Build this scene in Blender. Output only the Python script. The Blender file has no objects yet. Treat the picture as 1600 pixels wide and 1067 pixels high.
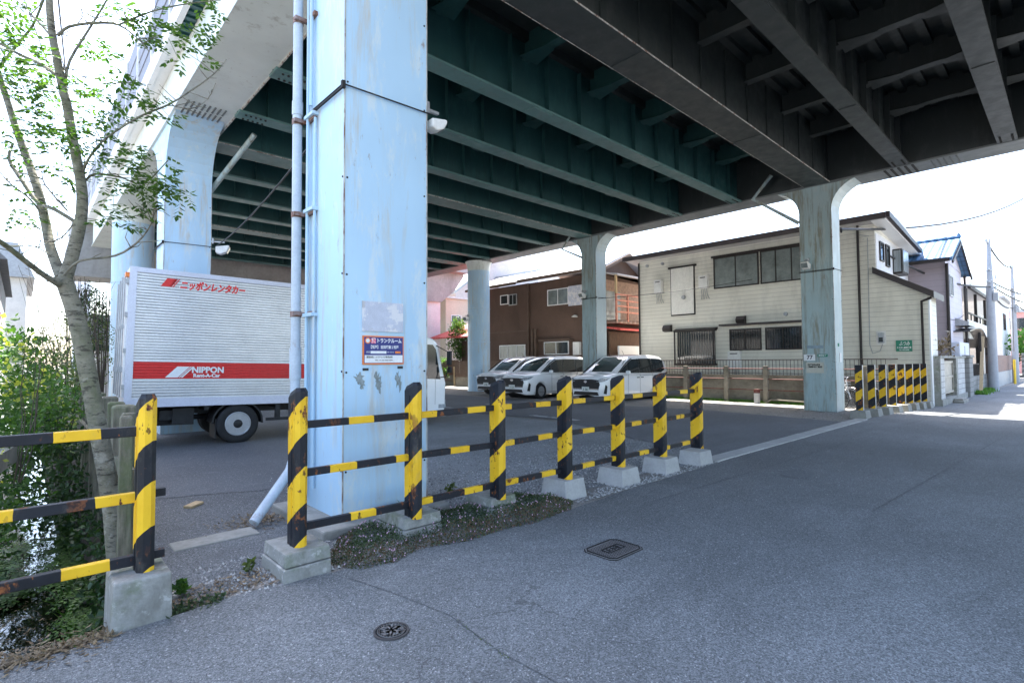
import bpy, math, random
from math import sin, cos, pi, radians as R
from mathutils import Vector, Matrix
random.seed(7)
S = bpy.context.scene
C = S.collection
# ------------------------------------------------------------ camera, sky, sun, exposure
def set_camera():
    yaw, pit, rol, f = R(47.0), R(2.13), R(0.38), 822.0
    F = Vector((cos(yaw)*cos(pit), sin(yaw)*cos(pit), sin(pit)))
    Rt = Vector((sin(yaw), -cos(yaw), 0)); U = Rt.cross(F)
    c, s = cos(rol), sin(rol)
    R2 = Rt*c - U*s; U2 = U*c + Rt*s
    cam = bpy.data.cameras.new('camera'); o = bpy.data.objects.new('camera', cam); C.objects.link(o)
    m = Matrix((R2, U2, -F)).transposed().to_4x4(); m.translation = Vector((0, 0, 1.6))
    o.matrix_world = m
    cam.sensor_width = 36; cam.lens = f/1600*36; cam.clip_end = 2000; cam.clip_start = .05
    S.camera = o
set_camera()
SUN = Vector((0.25, 0.40, 1.0)).normalized()
world = bpy.data.worlds.new('World'); S.world = world; world.use_nodes = True
wn = world.node_tree.nodes; bg = wn['Background']
sky = wn.new('ShaderNodeTexSky'); sky.sky_type = 'NISHITA'; sky.sun_disc = False
sky.sun_elevation = math.asin(SUN.z); sky.sun_rotation = math.atan2(SUN.x, SUN.y)
sky.air_density = 1.0; sky.dust_density = 2.5; sky.ozone_density = 1.0
world.node_tree.links.new(sky.outputs[0], bg.inputs[0]); bg.inputs[1].default_value = 0.15
sl = bpy.data.lights.new('sun', 'SUN'); sl.energy = 4.8; sl.angle = R(0.5); sl.color = (1, .96, .9)
so = bpy.data.objects.new('sun', sl); C.objects.link(so); so.location = (0, 0, 30)
so.rotation_euler = (-SUN).to_track_quat('-Z', 'Y').to_euler()
S.view_settings.view_transform = 'Standard'; S.view_settings.look = 'None'
S.view_settings.exposure = 2.5; S.view_settings.gamma = 1

# ------------------------------------------------------------ object helpers
def thing(name, label, cat, loc=(0, 0, 0), rz=0, group=None, kind=None):
    o = bpy.data.objects.new(name, None); C.objects.link(o)
    o.location = loc; o.rotation_euler = (0, 0, rz); o.empty_display_size = .2
    return tag(o, label, cat, group, kind)
def tag(o, label=None, cat=None, group=None, kind=None):
    if label: o['label'] = label
    if cat: o['category'] = cat
    if group: o['group'] = group
    if kind: o['kind'] = kind
    return o
def origin(p):
    v = Vector((0, 0, 0))
    while p is not None:
        v += p.location; p = p.parent
    return v
class MB:
    def __init__(s): s.v = []; s.f = []; s.m = []; s.mi = 0; s.sm = []
    def add(s, vs, fs, smooth=False):
        b = len(s.v); s.v += [tuple(v) for v in vs]
        for f in fs: s.f.append([b+i for i in f]); s.m.append(s.mi); s.sm.append(smooth)
    def quad(s, *p): s.add(p, [list(range(len(p)))])
    def box(s, x0, x1, y0, y1, z0, z1):
        s.add([(x0,y0,z0),(x1,y0,z0),(x1,y1,z0),(x0,y1,z0),(x0,y0,z1),(x1,y0,z1),(x1,y1,z1),(x0,y1,z1)],
              [[3,2,1,0],[4,5,6,7],[0,1,5,4],[1,2,6,5],[2,3,7,6],[3,0,4,7]]); return s
    def cbox(s, c, d): return s.box(c[0]-d[0]/2, c[0]+d[0]/2, c[1]-d[1]/2, c[1]+d[1]/2, c[2]-d[2]/2, c[2]+d[2]/2)
    def taper(s, c, d0, d1, z0, z1):
        x, y = c; v = []
        for (dx, dy), z in ((d0, z0), (d1, z1)):
            v += [(x-dx/2,y-dy/2,z),(x+dx/2,y-dy/2,z),(x+dx/2,y+dy/2,z),(x-dx/2,y+dy/2,z)]
        s.add(v, [[3,2,1,0],[4,5,6,7],[0,1,5,4],[1,2,6,5],[2,3,7,6],[3,0,4,7]]); return s
    def prism(s, pts, axis, a, b, smooth=False):
        """pts in the two other axes (order x,y,z), extruded a..b along axis"""
        def mk(p, t):
            if axis == 'x': return (t, p[0], p[1])
            if axis == 'y': return (p[0], t, p[1])
            return (p[0], p[1], t)
        n = len(pts); v = [mk(p, a) for p in pts]+[mk(p, b) for p in pts]
        s.add(v, [list(range(n))[::-1], list(range(n, 2*n))])
        s.add(v, [[i, (i+1) % n, n+(i+1) % n, n+i] for i in range(n)], smooth)
        return s
    def tube(s, pts, r, n=8, cap=True, smooth=True):
        pts = [Vector(p) for p in pts]
        rs = r if isinstance(r, (list, tuple)) else [r]*len(pts)
        vs = []; up = Vector((0, 0, 1)); prev = None
        for i, p in enumerate(pts):
            if i == 0: t = pts[1]-p
            elif i == len(pts)-1: t = p-pts[i-1]
            else: t = (pts[i+1]-p).normalized()+(p-pts[i-1]).normalized()
            t.normalize()
            if prev is None:
                a = t.cross(up)
                if a.length < .1: a = t.cross(Vector((1, 0, 0)))
            else: a = prev - t*prev.dot(t)
            a.normalize(); prev = a; b = t.cross(a)
            for k in range(n):
                an = 2*pi*k/n; vs.append(p+(a*cos(an)+b*sin(an))*rs[i])
        fs = []
        for i in range(len(pts)-1):
            for k in range(n):
                fs.append([i*n+k, i*n+(k+1) % n, (i+1)*n+(k+1) % n, (i+1)*n+k])
        s.add(vs, fs, smooth)
        if cap:
            s.add(vs[:n], [list(range(n))]); s.add(vs[-n:], [list(range(n))[::-1]])
        return s
    def bar(s, p, q, w, h):
        """rectangular bar between two points, w horizontal, h vertical-ish"""
        p = Vector(p); q = Vector(q); t = (q-p).normalized(); a = t.cross(Vector((0, 0, 1)))
        if a.length < .05: a = Vector((1, 0, 0))
        a.normalize(); b = a.cross(t).normalized(); v = []
        for c in (p, q):
            v += [c-a*w/2-b*h/2, c+a*w/2-b*h/2, c+a*w/2+b*h/2, c-a*w/2+b*h/2]
        s.add(v, [[0,1,2,3],[7,6,5,4],[0,4,5,1],[1,5,6,2],[2,6,7,3],[3,7,4,0]]); return s
    def lathe(s, prof, c, axis='z', n=24, smooth=True):
        """prof: list of (radius, t) along axis"""
        vs = []
        for r, t in prof:
            for k in range(n):
                a = 2*pi*k/n; u, w = r*cos(a), r*sin(a)
                if axis == 'z': vs.append((c[0]+u, c[1]+w, c[2]+t))
                elif axis == 'y': vs.append((c[0]+u, c[1]+t, c[2]+w))
                else: vs.append((c[0]+t, c[1]+u, c[2]+w))
        fs = []
        for i in range(len(prof)-1):
            for k in range(n): fs.append([i*n+k, i*n+(k+1) % n, (i+1)*n+(k+1) % n, (i+1)*n+k])
        s.add(vs, fs, smooth)
        if prof[0][0] > 1e-4: s.add(vs[:n], [list(range(n))])
        if prof[-1][0] > 1e-4: s.add(vs[-n:], [list(range(n))])
        return s
    def torus(s, c, r, t, axis='y', n=28, k=8, r2=None):
        prof = []
        for j in range(k+1):
            a = 2*pi*j/k; prof.append((r+t*cos(a), (r2 or t)*sin(a)))
        vs = []
        return s.lathe(prof[:-1]+[prof[0]], c, axis, n)
    def build(s, name, mats, parent=None, bevel=0, local=False, weld=False, solid=0, seg=2, subd=0):
        me = bpy.data.meshes.new(name)
        if parent is None:
            if local: base = Vector((0, 0, 0))
            else:
                xs = [v[0] for v in s.v]; ys = [v[1] for v in s.v]; zs = [v[2] for v in s.v]
                base = Vector(((min(xs)+max(xs))/2, (min(ys)+max(ys))/2, min(zs)))
        else: base = Vector((0, 0, 0)) if local else origin(parent)
        me.from_pydata([(v[0]-base.x, v[1]-base.y, v[2]-base.z) for v in s.v], [], s.f)
        if not isinstance(mats, (list, tuple)): mats = [mats]
        for m in mats: me.materials.append(m)
        me.polygons.foreach_set('material_index', s.m)
        me.polygons.foreach_set('use_smooth', s.sm)
        me.validate()
        if bevel or weld or any(s.sm):
            import bmesh
            bm = bmesh.new(); bm.from_mesh(me)
            if bevel or weld: bmesh.ops.remove_doubles(bm, verts=bm.verts, dist=1e-4)
            bmesh.ops.recalc_face_normals(bm, faces=bm.faces); bm.to_mesh(me); bm.free()
        me.update()
        o = bpy.data.objects.new(name, me); C.objects.link(o)
        if parent is not None: o.parent = parent
        else: o.location = base
        if solid:
            m = o.modifiers.new('s', 'SOLIDIFY'); m.thickness = solid
        if bevel:
            m = o.modifiers.new('b', 'BEVEL'); m.width = bevel; m.segments = seg; m.limit_method = 'ANGLE'; m.angle_limit = R(30)
            m.harden_normals = False
        if subd:
            m = o.modifiers.new('d', 'SUBSURF'); m.levels = subd; m.render_levels = subd
        return o
def copy_tree(o, parent=None):
    c = o.copy(); C.objects.link(c)
    if parent is not None: c.parent = parent
    for ch in list(o.children): copy_tree(ch, c)
    return c
FONT = None
def text(body, size, mat, parent, pos, right, up, name='lettering', align='CENTER', width=None, bold=0, ext=.002, shear=0, local=False, space=1):
    """flat lettering: right/up are world (or parent-local) directions"""
    cu = bpy.data.curves.new('txt', 'FONT'); cu.body = body; cu.size = size; cu.align_x = align; cu.align_y = 'CENTER'
    cu.extrude = ext; cu.offset = bold; cu.shear = shear; cu.space_character = space; cu.resolution_u = 3
    t = bpy.data.objects.new('txt', cu); C.objects.link(t)
    dg = bpy.context.evaluated_depsgraph_get(); dg.update()
    me = bpy.data.meshes.new_from_object(t.evaluated_get(dg)); me.name = name
    bpy.data.objects.remove(t)
    r = Vector(right).normalized(); u = Vector(up).normalized(); n = r.cross(u)
    sx = 1
    if width:
        xs = [v.co.x for v in me.vertices]
        if xs: sx = width/(max(xs)-min(xs))
    base = Vector((0, 0, 0)) if local else origin(parent)
    P = Vector(pos)-base
    for v in me.vertices: v.co = P + r*v.co.x*sx + u*v.co.y + n*v.co.z
    me.materials.clear(); me.materials.append(mat)
    o = bpy.data.objects.new(name, me); C.objects.link(o)
    if parent is not None: o.parent = parent
    return o

# ------------------------------------------------------------ materials
class N:
    """tiny node builder"""
    def __init__(s, name):
        s.m = bpy.data.materials.new(name); s.m.use_nodes = True; s.t = s.m.node_tree; s.n = s.t.nodes
        s.b = s.n['Principled BSDF']; s.co = None
    def new(s, typ, **kw):
        n = s.n.new('ShaderNode'+typ)
        for k, v in kw.items():
            if k.startswith('i_'):
                key = k[2:]; key = int(key) if key.isdigit() else key.replace('_', ' ')
                s.set(n.inputs[key], v)
            else: setattr(n, k, v)
        return n
    def set(s, inp, v):
        if isinstance(v, bpy.types.NodeSocket): s.t.links.new(v, inp)
        elif isinstance(v, bpy.types.Node): s.t.links.new(v.outputs[0], inp)
        else:
            if isinstance(v, tuple) and len(v) == 3 and inp.type == 'RGBA': v = (*v, 1)
            inp.default_value = v
    def coord(s, kind='Object', rnd=True):
        if s.co is None:
            tc = s.new('TexCoord').outputs[kind]
            if rnd:
                oi = s.new('ObjectInfo'); a = s.new('VectorMath', operation='SCALE'); s.set(a.inputs[0], (7.3, 3.1, 5.7)); s.set(a.inputs['Scale'], oi.outputs['Random'])
                ad = s.new('VectorMath', operation='ADD'); s.set(ad.inputs[0], tc); s.set(ad.inputs[1], a.outputs[0]); s.co = ad.outputs[0]
            else: s.co = tc
            s.raw = tc
        return s.co
    def map(s, scale=(1, 1, 1), raw=False):
        s.coord(); mp = s.new('Mapping'); s.set(mp.inputs[0], s.raw if raw else s.co); mp.inputs['Scale'].default_value = scale; return mp.outputs[0]
    def noise(s, scale, detail=4, rough=.6, stretch=(1, 1, 1), dist=0):
        n = s.new('TexNoise'); s.set(n.inputs['Vector'], s.map(stretch)); n.inputs['Scale'].default_value = scale
        n.inputs['Detail'].default_value = detail; n.inputs['Roughness'].default_value = rough; n.inputs['Distortion'].default_value = dist
        return n.outputs['Fac']
    def ramp(s, fac, a, b, lo=0., hi=1.):
        n = s.new('MapRange'); s.set(n.inputs['Value'], fac); n.inputs['From Min'].default_value = a; n.inputs['From Max'].default_value = b
        n.inputs['To Min'].default_value = lo; n.inputs['To Max'].default_value = hi; return n.outputs[0]
    def mix(s, fac, a, b, mode='MIX'):
        n = s.new('Mix', data_type='RGBA', blend_type=mode); s.set(n.inputs[0], fac); s.set(n.inputs[6], a); s.set(n.inputs[7], b); return n.outputs[2]
    def math(s, op, a, b=0., c=None, clamp=False):
        n = s.new('Math', operation=op, use_clamp=clamp); s.set(n.inputs[0], a); s.set(n.inputs[1], b)
        if c is not None: s.set(n.inputs[2], c)
        return n.outputs[0]
    def sep(s, raw=True):
        s.coord(); n = s.new('SeparateXYZ'); s.set(n.inputs[0], s.raw if raw else s.co); return n.outputs
    def bump(s, h, strength=.3, dist=.01):
        n = s.new('Bump'); s.set(n.inputs['Height'], h); n.inputs['Strength'].default_value = strength; n.inputs['Distance'].default_value = dist
        s.set(s.b.inputs['Normal'], n.outputs[0])
    def fin(s, col, rough=.6, metal=0., spec=None, coat=None):
        s.set(s.b.inputs['Base Color'], col); s.set(s.b.inputs['Roughness'], rough); s.set(s.b.inputs['Metallic'], metal)
        if spec is not None: s.b.inputs['Specular IOR Level'].default_value = spec
        if coat: s.b.inputs['Coat Weight'].default_value = coat; s.b.inputs['Coat Roughness'].default_value = .05
        return s.m
def mat(name, col, rough=.6, metal=0., var=.25, scale=6, stretch=(1, 1, 1), bump=0, bscale=40, stains=(), coat=None, spec=None, rnd=True, fine=.12):
    n = N(name); n.coord(rnd=rnd)
    dark = tuple(c*(1-var) for c in col); lite = tuple(min(1, c*(1+var*.6)) for c in col)
    c = n.mix(n.ramp(n.noise(scale, 5, .65, stretch), .3, .7), dark, lite)
    if fine: c = n.mix(n.ramp(n.noise(scale*9, 3), .35, .7), c, n.mix(1., c, (1-fine,)*3, 'MULTIPLY'))
    for (sc, scl, lo, hi, st, amt) in stains:
        f = n.math('MULTIPLY', n.ramp(n.noise(scl, 6, .7, st), lo, hi), amt)
        c = n.mix(f, c, sc)
    if bump: n.bump(n.noise(bscale, 4), bump, .01)
    return n.fin(c, rough, metal, spec, coat)
def rough_wave(n): pass

RUST = (.16, .06, .025)
M = {}
M['road'] = None
def asphalt(name, base, speck=.5, patch=.25, warm=(1, 1, 1), crack=True):
    n = N(name); n.coord(rnd=False)
    big = n.ramp(n.noise(.28, 5, .6), .32, .68)
    c = n.mix(big, tuple(b*(1-patch)*w for b, w in zip(base, warm)), tuple(b*(1+patch*.7)*w for b, w in zip(base, warm)))
    c = n.mix(n.math('MULTIPLY', n.ramp(n.noise(.9, 5, .7, (.35, 1, 1), 1.2), .50, .64), .42), c, tuple(b*.60 for b in base))
    c = n.mix(n.math('MULTIPLY', n.ramp(n.noise(1.5, 6, .75, (.5, 1, 1), .6), .58, .68), .30), c, tuple(min(1, b*1.6) for b in base))
    mid = n.ramp(n.noise(2.3, 6, .7, (1, 1.6, 1)), .35, .7)
    c = n.mix(n.math('MULTIPLY', mid, .35), c, tuple(b*.7 for b in base))
    v = n.new('TexVoronoi', feature='F1'); n.set(v.inputs['Vector'], n.map()); v.inputs['Scale'].default_value = 120
    g = n.new('SeparateColor'); n.set(g.inputs[0], v.outputs['Color'])
    st = n.ramp(g.outputs[0], 0, 1, 1-speck, 1+speck)
    mm = n.new('VectorMath', operation='SCALE'); n.set(mm.inputs[0], c); n.set(mm.inputs['Scale'], st); c = mm.outputs[0]
    wh = n.math('GREATER_THAN', g.outputs[1], .975)
    c = n.mix(n.math('MULTIPLY', wh, .8), c, (.42, .42, .42))
    v2 = n.new('TexVoronoi', feature='F1'); n.set(v2.inputs['Vector'], n.map()); v2.inputs['Scale'].default_value = 210
    g2 = n.new('SeparateColor'); n.set(g2.inputs[0], v2.outputs['Color'])
    c = n.mix(n.math('MULTIPLY', n.math('GREATER_THAN', g2.outputs[0], .72), .55), c, tuple(b*.38 for b in base))
    if crack:
        vc = n.new('TexVoronoi', feature='DISTANCE_TO_EDGE'); wv = n.new('TexNoise'); n.set(wv.inputs['Vector'], n.map()); wv.inputs['Scale'].default_value = 2.2; wv.inputs['Detail'].default_value = 6
        ad = n.new('VectorMath', operation='ADD'); n.set(ad.inputs[0], n.map()); n.set(ad.inputs[1], wv.outputs['Color'])
        n.set(vc.inputs['Vector'], ad.outputs[0]); vc.inputs['Scale'].default_value = .33
        cr = n.math('LESS_THAN', vc.outputs['Distance'], .0035)
        cr = n.math('MULTIPLY', cr, n.ramp(n.noise(.6, 3), .58, .62))
        c = n.mix(n.math('MULTIPLY', cr, .45), c, (.03, .03, .03))
    h = n.math('ADD', v.outputs['Distance'], n.math('MULTIPLY', v2.outputs['Distance'], .5))
    n.bump(h, .5, .006)
    return n.fin(c, n.ramp(n.noise(30, 3), .3, .7, .72, .92))
M['road'] = asphalt('road asphalt', (.168, .176, .180), .5, .42)
M['lot'] = asphalt('lot asphalt', (.25, .255, .255), .6, .35)
M['lane'] = asphalt('lane asphalt', (.135, .142, .150), .25, .25, crack=False)
M['lot_dark'] = asphalt('old dark asphalt', (.125, .130, .134), .6, .35)
M['gravel'] = asphalt('gravel ground', (.27, .25, .225), .55, .3, crack=False)
M['soil'] = mat('soil', (.055, .042, .03), .95, scale=3, var=.5, bump=.8, bscale=18, fine=.4)
M['concrete'] = mat('concrete', (.30, .29, .26), .88, var=.22, scale=3, bump=.35, bscale=60, stains=[((.10, .095, .08), 2.2, .52, .72, (1, 1, .4), .7), ((.10, .13, .06), 1.7, .6, .78, (1, 1, 1), .5)])
M['footing'] = mat('footing concrete', (.30, .295, .27), .9, var=.25, scale=7, bump=.35, bscale=45, stains=[((.12, .11, .09), 5, .48, .68, (1, 1, .5), .6), ((.10, .13, .05), 3, .53, .66, (1, 1, 1), .6), ((.5, .49, .46), 9, .58, .64, (1, 1, 1), .5)])
M['plinth'] = mat('pale concrete', (.42, .41, .39), .85, var=.15, scale=4, bump=.2)
M['pale_concrete'] = mat('viaduct concrete', (.36, .355, .34), .85, var=.2, scale=.8, stains=[((.12, .115, .1), .7, .52, .75, (1, 1, .3), .6)])
M['white_wall'] = mat('white render', (.72, .71, .70), .8, var=.08, scale=1.2)
M['steel_grey'] = mat('galvanised steel', (.42, .43, .44), .45, .6, var=.2, scale=10)
M['black'] = mat('black plastic', (.012, .012, .013), .55, var=.3)
M['rubber'] = mat('tyre rubber', (.018, .018, .019), .8, var=.3, scale=20)
M['dark_metal'] = mat('dark chassis metal', (.02, .021, .023), .6, .2, var=.5, scale=9)
M['alu'] = mat('bare aluminium', (.72, .73, .75), .33, .45, var=.1, scale=3)
M['white_paint'] = mat('white car paint', (.95, .95, .95), .22, var=.03, fine=.02, coat=.8)
M['glass'] = mat('dark glass', (.018, .024, .026), .06, var=.3, scale=.8, spec=.8, fine=0)
M['cab_glass'] = mat('windscreen glass', (.05, .07, .07), .05, var=.3, scale=1.5, spec=.9, fine=0)
M['chrome'] = mat('chrome', (.7, .7, .72), .18, 1., var=.05)
M['wheel_grey'] = mat('wheel silver', (.42, .43, .45), .4, .5, var=.15, scale=8)
M['lamp'] = mat('headlamp lens', (.5, .53, .56), .1, .2, var=.4, scale=14)
M['orange'] = mat('orange lens', (.8, .2, .02), .25, var=.1)
M['red'] = mat('red paint', (.70, .018, .02), .35, var=.06, scale=2)
M['red_flat'] = mat('faded red paint', (.13, .03, .022), .7, var=.3, scale=12, stains=[((.16, .1, .08), 8, .5, .65, (1, 1, 1), .6)])
M['white'] = mat('white paint', (.82, .82, .82), .5, var=.04)
M['navy'] = mat('navy print', (.022, .03, .20), .45, var=.05)
M['sign_orange'] = mat('orange print', (.85, .22, .04), .45, var=.05)
M['pink'] = mat('pink print', (.8, .12, .2), .5, var=.05)
M['ink'] = mat('black ink', (.02, .02, .02), .6, var=.1)
M['green'] = mat('green enamel', (.01, .22, .13), .45, var=.1)
M['brownfix'] = mat('bronze frame', (.03, .024, .022), .5, .3, var=.3)
M['wood'] = mat('weathered wood', (.16, .10, .065), .85, var=.4, scale=5, stretch=(6, 6, .6), bump=.3)
M['timber_pale'] = mat('pale timber', (.5, .36, .2), .8, var=.25, scale=5, stretch=(6, 6, .6))
M['bark'] = mat('grey bark', (.21, .195, .15), .9, var=.42, scale=8, stretch=(1, 1, 1.6), bump=.9, bscale=30, stains=[((.085, .105, .035), 2.2, .44, .62, (1, 1, .6), .75), ((.045, .04, .03), 12, .53, .6, (1, 1, 3.5), .85), ((.36, .34, .29), 5, .58, .66, (1, 1, 1.5), .6)])
M['bark_dark'] = mat('dark bark', (.075, .06, .045), .9, var=.4, scale=12)
def leaf(name, c1, c2, trans=.35):
    n = N(name); n.coord('Object', rnd=False)
    g = n.new('NewGeometry')
    r = n.new('MapRange'); n.set(r.inputs[0], g.outputs['Random Per Island']); 
    c = n.mix(r.outputs[0], c1, c2)
    c = n.mix(n.ramp(n.noise(1.3, 3), .35, .65), n.mix(1., c, (.75, .8, .75), 'MULTIPLY'), c)
    n.fin(c, .5)
    tr = n.new('BsdfTranslucent'); n.set(tr.inputs[0], n.mix(1., c, (1.25, 1.35, .6), 'MULTIPLY'))
    ms = n.new('MixShader'); ms.inputs[0].default_value = trans
    n.t.links.new(n.b.outputs[0], ms.inputs[1]); n.t.links.new(tr.outputs[0], ms.inputs[2])
    out = n.n['Material Output']; n.t.links.new(ms.outputs[0], out.inputs[0])
    return n.m
M['leaf_spring'] = leaf('spring leaves', (.03, .085, .018), (.12, .22, .04), .35)
M['leaf_green'] = leaf('green leaves', (.03, .085, .018), (.10, .20, .035))
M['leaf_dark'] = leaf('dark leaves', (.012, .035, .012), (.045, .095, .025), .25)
M['leaf_creep'] = leaf('creeping leaves', (.025, .05, .02), (.085, .12, .05), .25)
M['leaf_yellow'] = leaf('yellow green flower heads', (.30, .33, .05), (.55, .55, .12), .4)
M['leaf_olive'] = leaf('olive leaves', (.05, .085, .03), (.15, .18, .05))
M['leaf_red'] = leaf('reddish leaves', (.17, .075, .05), (.09, .10, .04), .2)
M['litter'] = leaf('dry leaf litter', (.09, .055, .03), (.26, .18, .10), .1)
M['grass'] = leaf('fresh grass', (.06, .16, .02), (.14, .30, .04), .35)
M['pinkflower'] = mat('pink flowers', (.62, .38, .50), .7, var=.2)
def pillar_paint(name, base, rust, amt, grime, gamt, palec=(.66, .68, .64), glo=.53, mlo=.40):
    n = N(name); n.coord(rnd=True)
    c = n.mix(n.ramp(n.noise(.9, 4, .5, (1, 1, .4)), .35, .65), tuple(b*.90 for b in base), tuple(min(1, b*1.06) for b in base))
    pale = n.ramp(n.noise(3.2, 7, .78, (1, 1, .28), .3), .53, .62)
    c = n.mix(n.math('MULTIPLY', pale, .5), c, palec)
    st = n.ramp(n.noise(5, 7, .75, (1.2, 1.2, .11), .4), glo, glo+.14)
    msk = n.ramp(n.noise(.7, 3), mlo, mlo+.2)
    c = n.mix(n.math('MULTIPLY', n.math('MULTIPLY', st, msk), gamt), c, grime)
    rs = n.ramp(n.noise(9, 8, .8, (1, 1, .30), .2), .60, .66)
    c = n.mix(n.math('MULTIPLY', n.math('MULTIPLY', rs, n.ramp(n.noise(.9, 4), .46, .6)), amt), c, rust)
    n.bump(n.noise(3, 3, .5, (1, 1, .6)), .08, .02)
    return n.fin(c, n.ramp(n.noise(4, 3), .3, .7, .38, .6))
M['pillar'] = pillar_paint('light blue pillar paint', (.43, .61, .75), (.25, .13, .06), .8, (.50, .44, .34), .75, (.68, .70, .66), .50, .36)
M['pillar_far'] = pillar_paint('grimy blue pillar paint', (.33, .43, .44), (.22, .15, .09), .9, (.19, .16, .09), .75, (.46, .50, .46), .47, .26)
M['rust_edge'] = mat('rusty weld edge', (.50, .50, .46), .8, var=.4, scale=14, stretch=(1, 1, .3), stains=[(RUST, 9, .5, .6, (1, 1, .3), .8)])
M['pillar_clean_lit'] = pillar_paint('pale lit pillar paint', (.50, .58, .58), (.22, .15, .09), .7, (.30, .27, .2), .45, (.62, .66, .62))  # less grime on these faces, plus their brighter light put into the colour
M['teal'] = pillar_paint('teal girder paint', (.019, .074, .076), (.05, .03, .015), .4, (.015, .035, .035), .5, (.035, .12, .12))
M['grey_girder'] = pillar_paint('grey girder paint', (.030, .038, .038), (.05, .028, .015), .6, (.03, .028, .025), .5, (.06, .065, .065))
M['dim_girder'] = pillar_paint('dim girder paint', (.15, .165, .165), (.09, .05, .03), .7, (.08, .075, .06), .6, (.19, .2, .19))
M['edge_girder'] = pillar_paint('pale girder paint', (.66, .70, .66), (.22, .12, .07), .7, (.28, .26, .2), .6)
M['flange'] = pillar_paint('pale teal flange paint', (.09, .19, .185), (.07, .045, .03), .6, (.05, .075, .07), .5, (.10, .15, .15))
def striped(name, mode='post'):
    n = N(name); n.coord(rnd=True); x, y, z = n.sep(True)
    oi = n.new('ObjectInfo').outputs['Random']
    wob = n.math('MULTIPLY', n.math('SUBTRACT', n.noise(6, 2), .5), .03)
    if mode == 'post':
        v = n.math('ADD', n.math('SUBTRACT', z, n.math('MULTIPLY', n.math('SUBTRACT', x, y), .75)), wob)
        v = n.math('DIVIDE', n.math('ADD', v, n.math('MULTIPLY', oi, .08)), .53)
        yel = n.math('LESS_THAN', n.math('FRACT', n.math('SUBTRACT', v, .55)), .52)
    elif mode == 'panel':
        v = n.math('DIVIDE', n.math('SUBTRACT', z, n.math('MULTIPLY', y, -.75)), .50)
        yel = n.math('GREATER_THAN', n.math('FRACT', n.math('ADD', v, .52)), .5)
    else:
        v = n.math('DIVIDE', n.math('ADD', x, wob), .60)
        yel = n.math('GREATER_THAN', n.math('FRACT', n.math('ADD', v, n.math('MULTIPLY', oi, .4))), .62)
    yc = n.mix(n.ramp(n.noise(4, 4), .3, .7), (.72, .40, .008), (.86, .52, .02))
    bc = n.mix(n.ramp(n.noise(5, 4), .3, .7), (.006, .007, .010), (.014, .016, .023))
    c = n.mix(yel, bc, yc)
    c = n.mix(n.math('MULTIPLY', n.ramp(n.noise(7, 7, .75, (1, 1, .5)), .56, .7), .22), c, (.2, .18, .14))
    ru = n.math('MAXIMUM', n.ramp(n.noise(10, 5, .62, (1, 1, .55)), .585, .62), n.ramp(n.noise(26, 4, .6, (1, 1, .5)), .64, .68)); rm = n.ramp(n.noise(1.6 if mode != 'rail' else 2.4, 3), .42, .56)
    rcol = n.mix(n.ramp(n.noise(40, 3), .4, .6), (.05, .022, .014), (.24, .085, .03))
    ru = n.math('MULTIPLY', ru, n.math('ADD', rm, .12), clamp=True)
    c = n.mix(ru, c, rcol)
    n.bump(n.math('ADD', n.noise(25, 3), ru), .25, .004)
    return n.fin(c, n.ramp(ru, 0, 1, .55, .9), spec=.35)
M['post'] = striped('black and yellow post paint'); M['panel'] = striped('black and yellow panel paint', 'panel'); M['rail'] = striped('black and yellow rail paint', 'rail')
def siding(name, c1, c2, pitch, axis='z', dirt=.5, line=.45):
    n = N(name); n.coord(rnd=False); ax = n.sep(True)['XYZ'.index(axis.upper())] if False else n.sep(True)[{'x': 0, 'y': 1, 'z': 2}[axis]]
    fr = n.math('FRACT', n.math('DIVIDE', ax, pitch))
    ln = n.math('LESS_THAN', fr, .10)
    c = n.mix(n.ramp(n.noise(.8, 4), .3, .7), c1, c2)
    c = n.mix(n.math('MULTIPLY', n.ramp(n.noise(1.1, 6, .7, (1, 1, .35)), .5, .75), dirt), c, tuple(k*.45 for k in c1))
    c = n.mix(n.math('MULTIPLY', ln, line), c, tuple(k*.3 for k in c1))
    n.bump(fr, .6, .02)
    return n.fin(c, .75)
M['cream'] = siding('cream lap siding', (.70, .675, .585), (.80, .775, .68), .17, 'z', .4)
M['panel_cream'] = mat('cream panel', (.88, .86, .79), .7, var=.1, scale=1.5, stains=[((.2, .18, .13), 1.5, .55, .8, (1, 1, .3), .5)])
M['brown'] = siding('brown sheet cladding', (.085, .048, .032), (.12, .07, .048), .09, 'y', .5, .25)
M['brown2'] = siding('brown sheet cladding end', (.085, .048, .032), (.12, .07, .048), .09, 'x', .5, .25)
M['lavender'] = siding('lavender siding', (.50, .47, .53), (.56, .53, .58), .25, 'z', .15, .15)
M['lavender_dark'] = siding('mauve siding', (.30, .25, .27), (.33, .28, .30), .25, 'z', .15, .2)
M['bluetile'] = None
def tiles(name, c1, c2, px, pz, ax='y'):
    n = N(name); n.coord(rnd=False); x, y, z = n.sep(True); a = y if ax == 'y' else x
    f1 = n.math('SINE', n.math('MULTIPLY', a, 2*pi/px)); f2 = n.math('FRACT', n.math('DIVIDE', z, pz))
    c = n.mix(n.ramp(n.noise(3, 4), .3, .7), c1, c2)
    c = n.mix(n.math('MULTIPLY', n.math('LESS_THAN', f2, .16), .7), c, tuple(k*.35 for k in c1))
    c = n.mix(n.ramp(f1, -1, -.6, .5, 0), c, tuple(k*.4 for k in c1))
    n.bump(n.math('ADD', n.math('MULTIPLY', f1, .5), f2), .8, .05)
    return n.fin(c, .62)
M['bluetile'] = tiles('blue glazed tiles', (.045, .12, .24), (.09, .20, .34), .28, .16)
M['redtile'] = tiles('red sheet roof', (.55, .06, .05), (.66, .11, .09), .3, 9.)
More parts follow.
